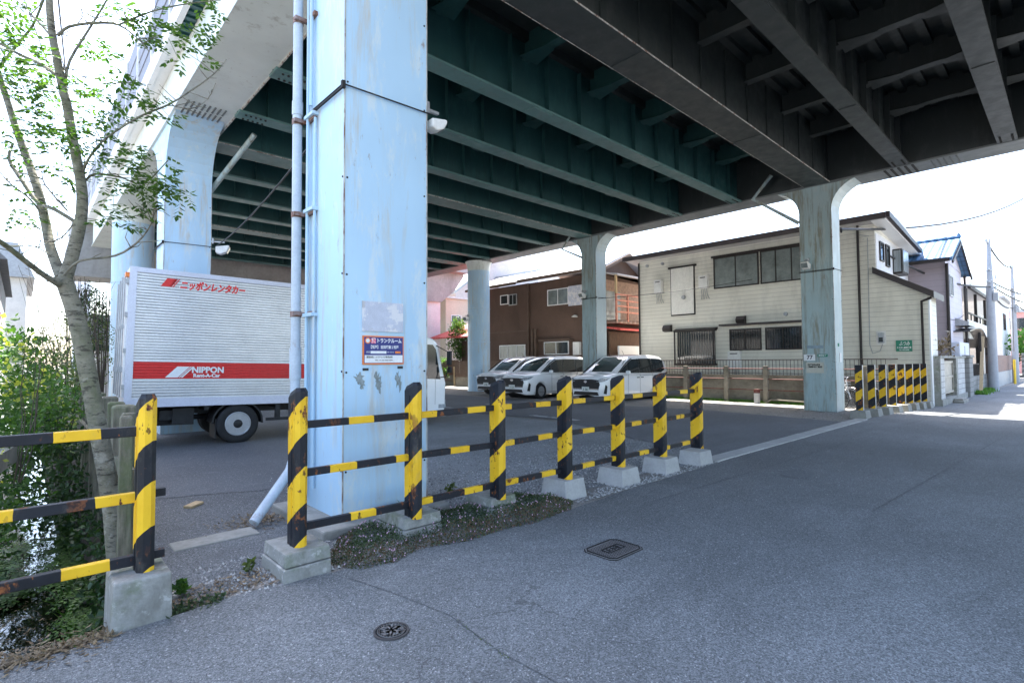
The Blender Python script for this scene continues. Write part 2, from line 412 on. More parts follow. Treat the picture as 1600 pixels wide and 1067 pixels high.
M['brownroof'] = tiles('brown roof sheet', (.20, .11, .08), (.26, .16, .12), .4, 9., 'x')
M['palebrownroof'] = mat('pale metal roof', (.52, .50, .50), .4, .3, var=.15, scale=2)
M['darkfascia'] = mat('dark brown fascia', (.04, .03, .03), .5, var=.25, scale=3)
M['offwhite'] = mat('off white box', (.80, .79, .75), .6, var=.1, scale=4)
M['curtain'] = mat('pale curtain behind glass', (.30, .33, .33), .12, var=.35, scale=3, stretch=(1, 8, .3), spec=.8)
M['frosted'] = mat('frosted glass', (.20, .23, .22), .2, var=.35, scale=2.2, spec=.7)
M['pinkwall'] = mat('pale pink render', (.62, .54, .52), .85, var=.08, scale=1)
M['beige'] = mat('beige render', (.58, .50, .40), .85, var=.1, scale=1)
def blocks(name, c1, mortar, w, h, axis='x', off=.5):
    n = N(name); n.coord(rnd=False); x, y, z = n.sep(True)
    cb = n.new('CombineXYZ'); n.set(cb.inputs[0], x if axis == 'x' else y); n.set(cb.inputs[1], z)
    b = n.new('TexBrick', offset=off); n.set(b.inputs['Vector'], cb.outputs[0]); b.inputs['Scale'].default_value = 1
    b.inputs['Brick Width'].default_value = w; b.inputs['Row Height'].default_value = h; b.inputs['Mortar Size'].default_value = .012
    n.set(b.inputs['Color1'], c1); n.set(b.inputs['Color2'], tuple(k*.85 for k in c1)); n.set(b.inputs['Mortar'], mortar)
    c = n.mix(n.math('MULTIPLY', n.ramp(n.noise(2, 6, .7), .5, .75), .5), b.outputs[0], tuple(k*.4 for k in c1))
    n.bump(n.math('SUBTRACT', 1., b.outputs['Fac']), .4, .01)
    return n.fin(c, .85)
M['blockwall'] = blocks('concrete block wall', (.52, .51, .49), (.22, .21, .2), .4, .2, 'x', 0)
M['blockgrey'] = blocks('grey block wall', (.26, .255, .24), (.12, .12, .11), .4, .2)
M['brick'] = blocks('brown brick', (.30, .17, .13), (.2, .17, .15), .22, .075)
M['lotwall'] = mat('stained retaining wall', (.25, .22, .17), .9, var=.3, scale=1.2, bump=.3, stains=[((.075, .065, .05), 1.1, .46, .7, (1, 1, 1.6), .75), ((.12, .14, .06), .8, .56, .75, (1, 1, 1), .45)])
M['mossy'] = mat('mossy timber', (.19, .17, .13), .95, var=.5, scale=6, stretch=(5, 5, .7), bump=.9, bscale=35, stains=[((.085, .12, .04), 3, .48, .66, (1, 1, .5), .6), ((.28, .26, .2), 4, .62, .75, (1, 1, .3), .6)])
M['stone'] = mat('gravel stones', (.27, .265, .255), .9, var=.3, scale=3)
def stonemat():
    n = N('gravel stones mixed'); n.coord(rnd=False); g = n.new('NewGeometry')
    c = n.mix(g.outputs['Random Per Island'], (.10, .10, .10), (.46, .45, .43)); return n.fin(c, .9)
M['stone'] = stonemat()
def water():
    n = N('stream water'); n.coord(rnd=False)
    n.bump(n.noise(6, 3, .5, (1, .5, 1), .5), .14, .03)
    return n.fin((.012, .014, .008), .03, 0, .9)
M['water'] = water()
M['iron'] = mat('cast iron', (.085, .078, .078), .6, .3, var=.35, scale=30)
M['iron_dark'] = mat('dark cast iron joint', (.015, .014, .014), .8, var=.2)
M['iron_worn'] = mat('worn cast iron', (.27, .255, .25), .5, .4, var=.3, scale=25)  # paler because its faces are worn
M['pole'] = mat('concrete utility pole', (.36, .37, .39), .8, var=.12, scale=3)
M['cable'] = mat('black cable', (.02, .02, .022), .6)
M['canopy'] = mat('smoked canopy sheet', (.05, .045, .045), .3, var=.2)
M['fence_brown'] = mat('brown slat fence', (.13, .085, .06), .8, var=.25, scale=4)
M['plate'] = mat('number plate', (.72, .74, .70), .5, var=.04)
M['teal_bike'] = mat('teal bicycle paint', (.02, .35, .36), .35, var=.1)
M['yellow'] = mat('yellow guard', (.75, .5, .03), .6, var=.1)
M['pipe_grey'] = mat('pale blue grey pipe', (.50, .56, .62), .5, var=.12, scale=6, stains=[((.28, .14, .09), 4, .6, .7, (1, 1, .3), .7)])
M['peel'] = mat('peeled poster', (.56, .58, .66), .7, var=.12, scale=9, stains=[((.72, .70, .70), 4, .5, .54, (1, 1, 1), .9), ((.50, .44, .38), 5, .60, .63, (1, 1, 1), .6)])
M['smudge'] = mat('torn sticker residue', (.27, .31, .31), .8, var=.4, scale=20)
# ============================================================ GROUND
def stream_profile(y):
    # (x, z) across the stream channel
    if y < 3.95: return None
    return [(-60, -.12), (-6, -.1), (-1.5, -.05), (-1.05, -.55), (-.85, -1.12), (.35, -1.15), (.5, -.9), (.60, -.25), (.72, -.05)]
def build_ground():
    m = MB()
    xs = [-400, -60, -20, -6, -3, -1.5, -1.15, -.95, -.8, -.3, .1, .38, .48, .58, .72, .86, 3, 8, 14, 20, 30, 60, 120, 400]
    ys = [-400, -100, -30, -8, 0, 2.5, 3.6, 3.92, 4.02, 4.3, 4.8, 5.4, 6, 7, 8, 9, 10, 12, 15, 20, 28, 40, 60, 120, 400]
    def z(x, y):
        if y < 3.95 or x < -1.49 or x > .8: return 0 if y < 3.95 or x > .8 else (-.02)
        prof = [(-1.5, -.02), (-1.15, -.35), (-.95, -.85), (-.8, -1.15), (.38, -1.15), (.48, -.9), (.58, -.5), (.72, -.12), (.86, 0)]
        for (xa, za), (xb, zb) in zip(prof, prof[1:]):
            if xa <= x <= xb:
                zz = za+(zb-za)*(x-xa)/(xb-xa); break
        k = min(1, (y-3.95)/.35); k = .75+.25*k
        return zz*k
    n = len(xs)
    for y in ys:
        for x in xs: m.v.append((x, y, z(x, y)+(0 if abs(x) > 2 or y < 4 else random.uniform(-.02, .02)*(z(x, y) < -.05))))
    for j in range(len(ys)-1):
        for i in range(n-1):
            m.f.append([j*n+i, j*n+i+1, (j+1)*n+i+1, (j+1)*n+i]); m.m.append(0 if (ys[j] > 3.5 and -6.1 < xs[i] < .8 and ys[j] < 60) else 1); m.sm.append(False)
    o = m.build('ground', [M['soil'], M['gravel']], local=True); tag(o, kind='structure')
build_ground()
def sheet(name, polys, z, mt, mats=None):
    m = MB()
    for p in polys: m.add([(x, y, z) for x, y in p], [list(range(len(p)))])
    return tag(m.build(name, mt), kind='structure')
def wob(pts, amp=.05, step=.35, closed=True):
    out = []
    for a, b in zip(pts, pts[1:]+(pts[:1] if closed else [])):
        L = math.dist(a, b); k = max(1, int(L/step)) if L < 40 else 1
        for i in range(k):
            t = i/k; out.append((a[0]+(b[0]-a[0])*t+(random.uniform(-amp, amp) if i else 0), a[1]+(b[1]-a[1])*t+(random.uniform(-amp, amp) if i else 0)))
    return out
random.seed(3)
sheet('road', [[(-40, -14), (200, -14), (200, 2.0), (60, 2.2), (30, 3.0), (22, 3.25), (16.2, 3.9), (8, 4.02)] + wob([(7.9, 3.84), (5.2, 3.82), (4.3, 3.74), (2.6, 3.86), (1.75, 3.9), (1.3, 3.98), (.8, 3.95)], .02, .2, False) + [(.8, 3.95), (.4, 3.90), (-.3, 3.86), (-3, 3.8), (-40, 3.8)]], .008, M['road'])
sheet('parking_lot', [wob([(.77, 4.0), (2.0, 4.35), (7.9, 4.12), (10.3, 4.16), (10.3, 31), (.95, 31), (.90, 15), (.86, 8)], .04)], .004, M['lot'])
sheet('old_asphalt', [wob([(.79, 4.0), (2.0, 4.38), (3.2, 4.8), (3.5, 7.6), (.92, 8.2)], .05)], .008, M['lot_dark'])
sheet('smooth_asphalt_patch', [wob([(.95, 7.6), (2.2, 7.0), (3.6, 7.1), (6.2, 9.3), (7.4, 15), (6, 26), (1, 26)], .05)], .012, M['lane'])
sheet('parking_lane', [wob([(8.3, 4.16), (15.2, 4.10), (15.9, 8), (15.2, 14), (14.9, 31), (10.2, 31), (9.9, 15), (10.6, 9.6), (9.2, 6.4)], .05)], .012, M['lane'])
sheet('gravel_verge', [wob([(15.2, 4.16), (17.0, 4.4), (30, 3.75), (30, 30), (14.9, 31), (15.2, 14), (15.9, 8)], .06)], .006, M['gravel'])
m = MB()
for a, b, w in [((10.87, 9.1), (10.95, 10.95), .11), ((12.6, 13.2), (12.66, 15.0), .1), ((10.8, 14.6), (10.85, 16.8), .1)]:
    m.add([(a[0]-w, a[1], .017), (a[0]+w, a[1], .017), (b[0]+w, b[1], .017), (b[0]-w, b[1], .017)], [[0, 1, 2, 3]])
tag(m.build('lane_marking', mat('worn white road paint', (.45, .46, .46), .85, var=.3, scale=6, stains=[((.1, .1, .1), 9, .5, .6, (1, 1, 1), .8)])), kind='structure')
# concrete kerb strip between the road and the lot
m = MB(); x = 7.95; i = 0
while x < 16.2:
    w = .6; y0 = 3.86-(x-8)*.012; dz = random.uniform(0, .006)
    m.box(x+.008, min(16.2, x+w)-.008, y0, y0+.28, -.05, .022+dz); x += w
tag(m.build('kerb', M['plinth'], bevel=.006), kind='structure')
m = MB(); m.box(.98, 1.66, 5.24, 5.50, -.05, .022)
tag(m.build('concrete_edge_strip', M['concrete'], bevel=.01), kind='structure')
# water
m = MB(); m.add([(-.98, 4.0, -1.0), (.46, 4.0, -1.0), (.46, 60, -1.0), (-.98, 60, -1.0)], [[0, 1, 2, 3]])
tag(m.build('stream_water', M['water']), kind='structure')
m = MB(); m.box(-1.5, .75, 3.6, 3.93, -1.2, -.02)
tag(m.build('culvert_headwall', M['footing'], bevel=.02), kind='structure')
# road repair patch and weedy crack
m = MB(); m.add([(x, y, .0135) for x, y in wob([(7.6, 2.45), (8.15, 2.55), (8.3, 2.85), (7.8, 2.95)], .03, .15)], [list(range(len(wob([(7.6, 2.45), (8.15, 2.55), (8.3, 2.85), (7.8, 2.95)], .03, .15))))]) if False else m.add([(7.65, 2.5, .0135), (8.1, 2.52, .0135), (8.26, 2.8, .0135), (7.9, 2.92, .0135), (7.62, 2.75, .0135)], [[0, 1, 2, 3, 4]])
tag(m.build('road_patch', M['lane']), kind='structure')
m = MB(); P_ = [(1.80, 3.72), (1.92, 3.2), (2.0, 2.74), (1.95, 2.2), (1.98, 1.6), (1.9, 1.0)]
for (a, b), (c, d) in zip(P_, P_[1:]): m.add([(a-.003, b, .0125), (a+.003, b, .0125), (c+.003, d, .0125), (c-.003, d, .0125)], [[0, 1, 2, 3]])
for (a, b), (c, d) in (((5.2, 3.3), (30, 2.2)), ((6.5, 1.5), (40, -.4))): m.add([(a, b, .0125), (a, b+.014, .0125), (c, d+.014, .0125), (c, d, .0125)], [[0, 1, 2, 3]])
tag(m.build('road_seam', M['lot_dark']), kind='structure')

# ============================================================ VIADUCT
ZB = 6.98
YB = [-12.2, -10.05, -7.9, -5.75, -3.55, -1.2, 1.0, 3.17, 5.3, 7.8, 10.0, 12.2, 14.42, 16.6, 18.75, 20.9, 23.1, 25.3, 27.6, 29.9]
MAIN = (-12.2, -3.55, 5.3, 14.42, 23.1)
via = thing('elevated_viaduct', 'steel girder viaduct roofing the car park, teal beams beneath a ribbed deck', 'viaduct', (10, 5, ZB))
m = MB(); m.box(2.12, 20.42, -13, 31, 8.52, 8.8)
m.build('deck', M['grey_girder'], via)
m = MB()
y = -12.8
while y < 5.0:
    m.box(3.3, 17.9, y, y+.16, 8.40, 8.52); y += .42
while y < 30.8:
    m.box(3.3, 17.9, y, y+.13, 8.34, 8.52); y += .6
m.build('deck_rib', M['grey_girder'], via)
for y in YB:
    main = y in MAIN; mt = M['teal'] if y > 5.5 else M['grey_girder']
    m = MB(); hw = .36 if main else .19
    if main:
        m.box(3.3, 17.9, y-.30, y+.30, ZB+.03, 8.52)
    else:
        m.box(3.3, 17.9, y-.012, y+.012, ZB+.03, 8.52)
        xx = 3.9
        while xx < 17.8: m.box(xx, xx+.02, y-.13, y+.13, ZB+.03, 8.3); xx += 1.1
    if main:
        xx = 4.4
        while xx < 17.8:
            m.box(xx, xx+.02, y-.33, y+.33, ZB+.05, 8.3); xx += 1.1
    m.build('main_beam' if main else 'floor_beam', mt, via)
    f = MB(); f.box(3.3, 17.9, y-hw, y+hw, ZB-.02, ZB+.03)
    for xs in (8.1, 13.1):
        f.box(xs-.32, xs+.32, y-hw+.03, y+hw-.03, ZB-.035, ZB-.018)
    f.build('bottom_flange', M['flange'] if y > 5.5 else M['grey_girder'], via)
    e = MB()
    for s in (-1, 1): e.box(3.35, 17.85, y+s*hw-.006, y+s*hw+.006, ZB-.024, ZB-.002)
    if main: e.build('weld_edge', M['rust_edge'], via)
    # cantilever bracket on the house side
    c = MB(); c.prism([(18.75, 7.15), (20.42, 7.58), (20.42, 8.5), (18.75, 8.5)], 'y', y-.012, y+.012)
    c.prism([(18.75, 7.12), (20.42, 7.55), (20.42, 7.58), (18.75, 7.15)], 'y', y-.15, y+.15)
    c.build('cantilever_bracket', M['teal'] if y > 5.5 else M['grey_girder'], via)
# bolted gussets under the beams beside the house side girder
bol = MB()
for y in YB:
    if y in MAIN: continue
    for s in (-.11, .11):
        for k in range(5): bol.lathe([(0.024, 0), (.024, .02)], (17.3+.1*k, y+s, ZB-.045), 'z', 6, False)
        for k in range(5): bol.lathe([(0.024, 0), (.024, .02)], (3.45+.1*k, y+s, ZB-.045), 'z', 6, False)
tag(bol.build('bolt_rows', M['iron_dark'], via), kind='stuff')
# stringers along the viaduct
for k, x in enumerate([5.5, 7.7, 9.9, 12.1, 14.3, 16.4]):
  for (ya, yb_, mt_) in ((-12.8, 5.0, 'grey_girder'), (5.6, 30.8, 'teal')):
    m = MB(); m.box(x-.01, x+.01, ya, yb_, 7.98, 8.52); m.box(x-.11, x+.11, ya, yb_, 7.95, 7.98)
    for y in YB:
        if y in MAIN or not ya < y < yb_: continue
        for s in (-1, 1):
            m.add([(x-.11, y+s*.75, 7.94), (x+.11, y+s*.75, 7.94), (x+.26, y+s*.1, 7.94), (x-.26, y+s*.1, 7.94)], [[0, 1, 2, 3]])
            m.add([(x-.11, y+s*.75, 7.925), (x+.11, y+s*.75, 7.925), (x+.26, y+s*.1, 7.925), (x-.26, y+s*.1, 7.925)], [[0, 1, 2, 3]])
    m.build('stringer', M[mt_], via)
# diagonal lateral braces in the bay next to the road
for (a, b) in [((5.2, 5.8, 7.9), (9.6, 9.6, 7.9)), ((9.8, 5.8, 7.9), (14.2, 9.6, 7.9))]:
    pass
# edge girders
g = MB(); g.box(17.9, 18.75, -13, 31, ZB-.0+.02, 8.52)
g.build('edge_girder', M['grey_girder'], via)
g = MB(); g.box(17.84, 18.81, -13, 31, ZB-.03, ZB+.02); g.build('bottom_flange', M['dim_girder'], via)
g = MB(); g.box(2.32, 3.28, -13, 31, 7.07, 8.12); g.build('edge_girder', M['edge_girder'], via)
g = MB(); g.box(2.26, 3.34, -13, 31, 7.03, 7.07); g.build('bottom_flange', M['edge_girder'], via)
g = MB(); g.box(3.33, 3.355, -13, 31, 7.00, 7.07); g.build('weld_edge', M['rust_edge'], via)
# cantilevered soffit sheet (corrugated) outside of the open side girder
g = MB(); g.box(2.125, 2.34, 12.0, 31, 8.13, 8.17); g.build('soffit_edge', M['white'], via)
g = MB(); y = -13
while y < 11.9:
    g.box(2.13, 2.34, y, y+.10, 8.10, 8.17); g.box(2.13, 2.34, y+.10, y+.22, 8.14, 8.20); y += .22
g.build('soffit_sheet', M['teal'], via)
g = MB(); g.box(2.32, 3.34, -13, 31, 8.2, 8.52); g.build('slab_edge', M['grey_girder'], via)
g = MB(); g.box(2.02, 2.12, -13, 31, 8.10, 8.50); g.build('fascia', M['white'], via)
g = MB(); g.box(20.42, 20.55, -13, 31, 7.6, 8.8); g.build('fascia', M['pale_concrete'], via)
g = MB(); g.box(20.46, 20.52, -13, 31, 8.8, 8.95); g.build('parapet', M['steel_grey'], via)
MPAR = mat('grey noise barrier panel', (.22, .225, .26), .6, var=.15, scale=1.2)
y = -12; k = 0
while y < 30.5:
    top = 10.05 if k % 5 != 3 else 9.55
    g = MB(); g.box(2.03, 2.09, y+.03, y+1.95, 8.5, top)
    for j in (1, 2): g.box(2.015, 2.03, y+.03, y+1.95, 8.5+(top-8.5)*j/3-.012, 8.5+(top-8.5)*j/3+.012)
    g.build('barrier_panel', MPAR, via)
    g = MB(); g.box(1.99, 2.12, y-.03, y+.03, 8.35, top+.06); g.build('barrier_post', M['white'], via)
    y += 2.0; k += 1
# splice bolts on the girder soffits
m = MB()
for i in range(8):
    for j in range(5):
        for yy in (12.35, 12.75): m.lathe([(.022, 0), (.022, .022)], (2.42+.1*i, yy+.07*j, 7.01), 'z', 6, False)
        m.lathe([(.022, 0), (.022, .022)], (17.95+.09*i, 2.0+.13*j, 6.93), 'z', 6, False)
tag(m.build('splice_bolts', M['dim_girder'], via), kind='stuff')
m = MB()
for k in range(5): m.box(17.9, 18.75, 2.9+.16*k, 2.96+.16*k, 6.935, 6.95)
m.build('splice_plate', M['iron_dark'], via)
# ---- columns
def steel_column(x0, x1, y0, y1, mt, label, top=ZB, r=.85, zb=0):
    p = [(y0, zb), (y1, zb), (y1, top-r)]
    for k in range(1, 9): a = pi/2*k/8; p.append((y1+r-r*cos(a), top-r+r*sin(a)))
    p2 = [(y0-r+r*cos(a), top-r+r*sin(a)) for a in [pi/2*(8-k)/8 for k in range(8)]]
    p += p2 + [(y0, top-r)]
    t = thing('steel_column', label, 'column', ((x0+x1)/2, (y0+y1)/2, zb), group='steel columns under the viaduct')
    m = MB(); m.prism(p, 'x', x0, x1)
    far = mt == M['pillar_far']; o_ = m.build('shaft', [mt, M['pillar_clean_lit']] if far else mt, t)
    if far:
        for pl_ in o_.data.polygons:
            if pl_.normal.x > -.9: pl_.material_index = 1  # faces off the grimy -x side take the cleaner paint with light in it
    # welded corner seams
    m = MB()
    for x in (x0, x1):
        for y in (y0, y1): m.box(x-.006, x+.006, y-.006, y+.006, zb, top-r)
    m.build('corner_weld', M['rust_edge'], t)
    m = MB()
    for zz in [zb+.55+k*.95 for k in range(int((top-r-zb)/.95))]:
        for x in (x0+.03, x1-.03): m.lathe([(.010, -.006), (.010, .0)], (x, y0, zz), 'y', 8, False)
        for y in (y0+.03,): m.lathe([(.010, -.006), (.010, .0)], (x0, y, zz+.01), 'x', 8, False)
    m.build('inspection_bolts', M['iron_dark'], t)
    return t
colA = steel_column(2.26, 3.21, 4.80, 5.68, M['pillar'], 'big light blue steel column in the foreground carrying the blue trunk room sign', top=7.05)
steel_column(2.26, 3.21, -4.0, -3.1, M['pillar'], 'light blue steel column behind the viewer, outside the picture', top=7.05) if False else None
colA2 = steel_column(2.31, 3.26, 14.02, 14.88, M['pillar'], 'light blue steel column rising behind the silver truck box', top=7.05, r=1.25)
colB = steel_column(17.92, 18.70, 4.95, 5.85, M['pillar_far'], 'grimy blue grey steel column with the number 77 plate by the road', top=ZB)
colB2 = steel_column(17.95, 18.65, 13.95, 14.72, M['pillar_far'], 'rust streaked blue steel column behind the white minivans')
def round_column(x, y, r, top, mt, label):
    t = thing('round_column', label, 'column', (x, y, 0), group='round steel columns under the viaduct')
    m = MB(); m.lathe([(r+.02, 0), (r, .05), (r, top-.5)], (x, y, 0), 'z', 36); m.build('shaft', mt, t)
    m = MB(); m.lathe([(r, top-.5), (r+.02, top-.3), (r+.06, top-.12), (r+.14, top)], (x, y, 0), 'z', 36); m.build('flared_head', M['edge_girder'], t)
    m = MB(); m.lathe([(r+.004, 2.6), (r+.012, 2.61), (r+.012, 2.64), (r+.004, 2.65)], (x, y, 0), 'z', 36)
    m.lathe([(r+.004, 4.4), (r+.012, 4.41), (r+.012, 4.44), (r+.004, 4.45)], (x, y, 0), 'z', 36); m.build('weld_seam', mt, t)
round_column(2.85, 22.9, .62, 7.05, M['pillar'], 'round light blue column left of the truck, half hidden by the tree')
round_column(18.15, 22.1, .60, ZB, M['pillar'], 'round light blue column between the beige house and the brown house')
# concrete plinth of the near column
m = MB(); m.box(2.0, 3.4, 4.62, 5.95, -.1, .09)
tag(m.build('column_plinth', M['concrete'], bevel=.02), 'concrete plinth slab under the big light blue column', 'plinth')
# ---- fixtures on the columns
def cable_band(col, x0, x1, y0, y1, z, sides='wse'):
    m = MB(); r = .008
    m.tube([(x1+.03, y0-.03, z+.02), (x0-.03, y0-.03, z), (x0-.03, y1+.03, z)], r, 6)
    m.box(x0-.04, x0-.02, y0-.04, y1+.04, z-.035, z-.02)
    m.box(x0-.045, x0-.01, y0-.045, y0-.01, z-.04, z+.03)
    return m.build('cable_band', M['iron_dark'], col)
cable_band(colA, 2.26, 3.21, 4.8, 5.68, 4.30)
cable_band(colB, 17.92, 18.70, 4.95, 5.85, 4.33)
cable_band(colB2, 17.95, 18.65, 13.95, 14.72, 4.30)
cable_band(colA2, 2.31, 3.26, 14.02, 14.88, 4.35)
def flood(loc, rz, label, size=1):
    t = thing('floodlight', label, 'lamp', loc, rz, group='floodlights clamped to the columns')
    m = MB(); size_ = size; m.box(0, .28*size, -.02, .02, .03, .06); m.box(.02, .05, -.05, .05, .0, .12); m.build('bracket', M['steel_grey'], t, local=True)
    m = MB(); m.prism([(a_*size, b_*size) for a_, b_ in [(.10, -.08), (.38, -.03), (.40, -.07), (.33, -.20), (.20, -.26), (.10, -.22)]], 'y', -.11*size, .11*size)
    m.build('housing', M['offwhite'], t, local=True, bevel=.02)
    m = MB(); m.prism([(a_*size, b_*size) for a_, b_ in [(.33, -.205), (.395, -.08), (.40, -.085), (.338, -.215)]], 'y', -.09*size, .09*size); m.build('lens', M['frosted'], t, local=True)
flood((3.21, 4.86, 4.36), 0, 'white floodlight on the right edge of the big light blue column', .7)
flood((17.90, 5.62, 4.62), R(180), 'white floodlight on the face of the column numbered 77')
flood((17.93, 14.5, 4.55), R(180), 'white floodlight on the column behind the minivans')
flood((3.26, 14.0, 4.45), R(-20), 'white floodlight on the column behind the truck box, fed by a hanging cable')
flood((17.57, 22.3, 4.0), R(200), 'small lamp on the round column beside the beige house')
# drainpipe on the near column
t = thing('drainpipe', 'tall white drainpipe with rusty clamps on the big light blue column', 'drainpipe', (2.2, 5.72, 0))
m = MB(); m.tube([(2.16, 5.74, 8), (2.16, 5.74, 1.42), (2.16, 5.74, .62), (2.10, 5.71, .46), (1.67, 5.46, .06)], .05, 14); m.build('pipe', M['pipe_grey'], t)
MB().tube([(2.16, 5.74, 1.76), (2.16, 5.74, 1.42)], .060, 14).build('coupling', M['pipe_grey'], t); MB().tube([(2.16, 5.74, 4.45), (2.16, 5.74, 4.3)], .057, 14).build('coupling', M['pipe_grey'], t)
for z in (5.35, 4.22, 3.2, 2.12):
    m = MB(); m.tube([(2.16, 5.74, z-.03), (2.16, 5.74, z+.03)], .057, 14); m.box(2.1, 2.30, 5.66, 5.70, z-.02, z+.02); m.box(2.22, 2.26, 5.45, 5.7, z-.02, z+.02)
    m.build('clamp', mat('rusty clamp', (.30, .22, .2), .8, var=.3, scale=20, stains=[(RUST, 14, .4, .6, (1, 1, 1), .9)]) if z == 5.35 else bpy.data.materials['rusty clamp'], t)
t = thing('conduit', 'thin pale blue conduits running down the left face of the big column', 'conduit', (2.22, 5.5, 0))
m = MB(); m.tube([(2.22, 5.52, 7), (2.22, 5.52, 4.35)], .02, 8); m.tube([(2.22, 5.60, 7), (2.22, 5.60, .2)], .018, 8); m.tube([(2.235, 5.44, 4.2), (2.235, 5.44, .3)], .016, 8)
m.build('tube', M['pillar'], t)
m = MB()
for z in (4.24, 3.22, 2.1): m.box(2.19, 2.26, 5.41, 5.64, z-.015, z+.02)
m.build('saddle', M['pillar'], t)
def drain(name, pts, label, r=.06):
    tag(MB().tube(pts, r, 10).build(name, M['pillar_far']), label, 'drainpipe')
drain('drainpipe', [(17.5, 6.5, 7.5), (17.5, 7.1, 6.86), (17.93, 5.87, 5.9)], 'pale pipe bending from the deck to the column numbered 77')
drain('drainpipe', [(17.6, 15.1, 7.05), (17.6, 15.55, 6.58), (17.95, 14.65, 6.1)], 'pale pipe bending from the deck to the column behind the minivans', .05)
drain('drainpipe', [(3.9, 13.0, 6.95), (3.25, 14.4, 5.7)], 'pale pipe slanting down behind the column beside the truck', .06)
# ---- plates and signs
def plate(name, x0, x1, z0, z1, y, mt, th=.006, yy=None):
    return MB().box(x0, x1, y-th, y-.001, z0, z1)
t = thing('trunk_room_sign', 'orange framed navy sign for rental storage on the big light blue column', 'sign', (2.68, 4.79, 1.57))
MB().box(2.455, 2.915, 4.784, 4.798, 1.575, 1.862).build('backing', M['sign_orange'], t)
MB().box(2.468, 2.902, 4.780, 4.784, 1.588, 1.849).build('navy_panel', M['navy'], t)
MB().box(2.472, 2.898, 4.777, 4.780, 1.592, 1.668).build('white_panel', M['white'], t)
MB().box(2.535, 2.71, 4.777, 4.780, 1.684, 1.710).build('white_panel', M['white'], t)
MB().box(2.812, 2.875, 4.777, 4.780, 1.686, 1.708).build('orange_tab', M['sign_orange'], t)
X, Z = (1, 0, 0), (0, 0, 1); NX = (0, -1, 0)
MB().lathe([(.030, -.003), (.030, 0)], (2.505, 4.779, 1.812), 'y', 24, False).build('round_emblem', M['sign_orange'], t)
MB().lathe([(.020, -.003), (.020, 0)], (2.503, 4.776, 1.812), 'y', 24, False).build('round_emblem', M['white'], t)
MB().box(2.542, 2.592, 4.777, 4.780, 1.785, 1.838).build('pink_tab', M['pink'], t)
text('貸', .052, M['white'], t, (2.567, 4.776, 1.811), X, Z, bold=.001, ext=.0005)
text('トランクルーム', .048, M['white'], t, (2.742, 4.778, 1.811), X, Z, width=.275, bold=.0016, ext=.0005)
text('【松戸】 吉田塚第１松戸', .036, M['white'], t, (2.685, 4.778, 1.747), X, Z, width=.31, bold=.001, ext=.0005)
text('空室', .02, M['white'], t, (2.508, 4.778, 1.697), X, Z, ext=.0005)
text('お問い合わせは', .014, M['white'], t, (2.757, 4.778, 1.697), X, Z, width=.08, ext=.0005)
text('運営会社：エリアリンク株式会社', .022, M['ink'], t, (2.635, 4.775, 1.648), X, Z, width=.29, bold=.0004, ext=.0005)
text('0120-77-77-77'.replace('77-77-77', '00-00-00') if False else 'TEL 0120-000-000', .018, M['ink'], t, (2.68, 4.775, 1.616), X, Z, width=.2, ext=.0005)
m = MB(); m.box(2.45, 2.91, 4.785, 4.797, 1.905, 2.205)
for p in ((2.47, 2.19), (2.89, 2.19), (2.46, 1.92), (2.9, 1.92)): m.lathe([(.008, -.004), (.008, 0)], (p[0], 4.785, p[1]), 'y', 8, False)
tag(m.build('blank_notice_board', M['peel']), 'faded blank metal notice with peeled paint above the storage sign', 'notice')
m = MB()
for (x0, z0, w, h) in [(2.46, 1.515, .06, .025), (2.85, 1.53, .06, .025)]: m.box(x0, x0+w, 4.79, 4.797, z0, z0+h)
tag(m.build('tape_strip', M['ink']), 'two short dark tape strips just below the storage sign', 'tape')
for (cx, cz, rx, rz_, nm) in [(2.42, 1.44, .06, .08, 'left'), (2.62, 1.42, .035, .10, 'middle'), (2.85, 1.42, .03, .09, 'right')]:
    for q in range(2):
        m = MB(); pts = []
        for k in range(22):
            a = 2*pi*k/22; rr = random.uniform(.3, 1.15); pts.append((cx+rx*rr*cos(a)*(.6 if q else 1)+(.03 if q else 0), cz+rz_*rr*sin(a)-(.05 if q else 0)))
        m.prism(pts, 'y', 4.795-.001*q, 4.7985)
        tag(m.build('sticker_residue', M['smudge']), 'torn sticker residue below the storage sign on the big blue column', 'sticker residue', 'sticker residue below the sign')
t = thing('number_plate_sign', 'white plate reading 77 on the grimy blue column by the road', 'sign', (17.92, 5.66, 1.56))
MB().box(17.90, 17.915, 5.50, 5.82, 1.55, 1.745).build('plate', M['white'], t)
text('77', .17, M['ink'], t, (17.896, 5.65, 1.65), NX, Z, bold=.004)
t = thing('small_green_sign', 'small green plate right of the 77 plate on the column', 'sign', (17.92, 5.29, 1.66))
MB().box(17.90, 17.915, 5.155, 5.43, 1.665, 1.75).build('plate', M['green'], t)
text('高架橋 柱', .05, M['white'], t, (17.896, 5.29, 1.707), NX, Z, width=.22, bold=.001)
t = thing('notice_sign', 'cream notice with two lines of text under the 77 plate', 'notice', (17.92, 5.5, 1.2))
MB().box(17.90, 17.915, 5.27, 5.76, 1.17, 1.50).build('plate', mat('cream notice', (.55, .53, .45), .7, var=.1), t)
text('関係者以外の駐車', .055, M['ink'], t, (17.896, 5.54, 1.42), NX, Z, width=.34, bold=.003)
text('ご遠慮願います 道路公団', .055, M['ink'], t, (17.896, 5.51, 1.355), NX, Z, width=.40, bold=.003)
MB().box(17.905, 17.916, 5.27, 5.72, 1.93, 2.02).build('faded_label', mat('faded label', (.25, .33, .38), .7), None)
tag(bpy.data.objects['faded_label'], 'faded pale sticker above the 77 plate', 'sticker')
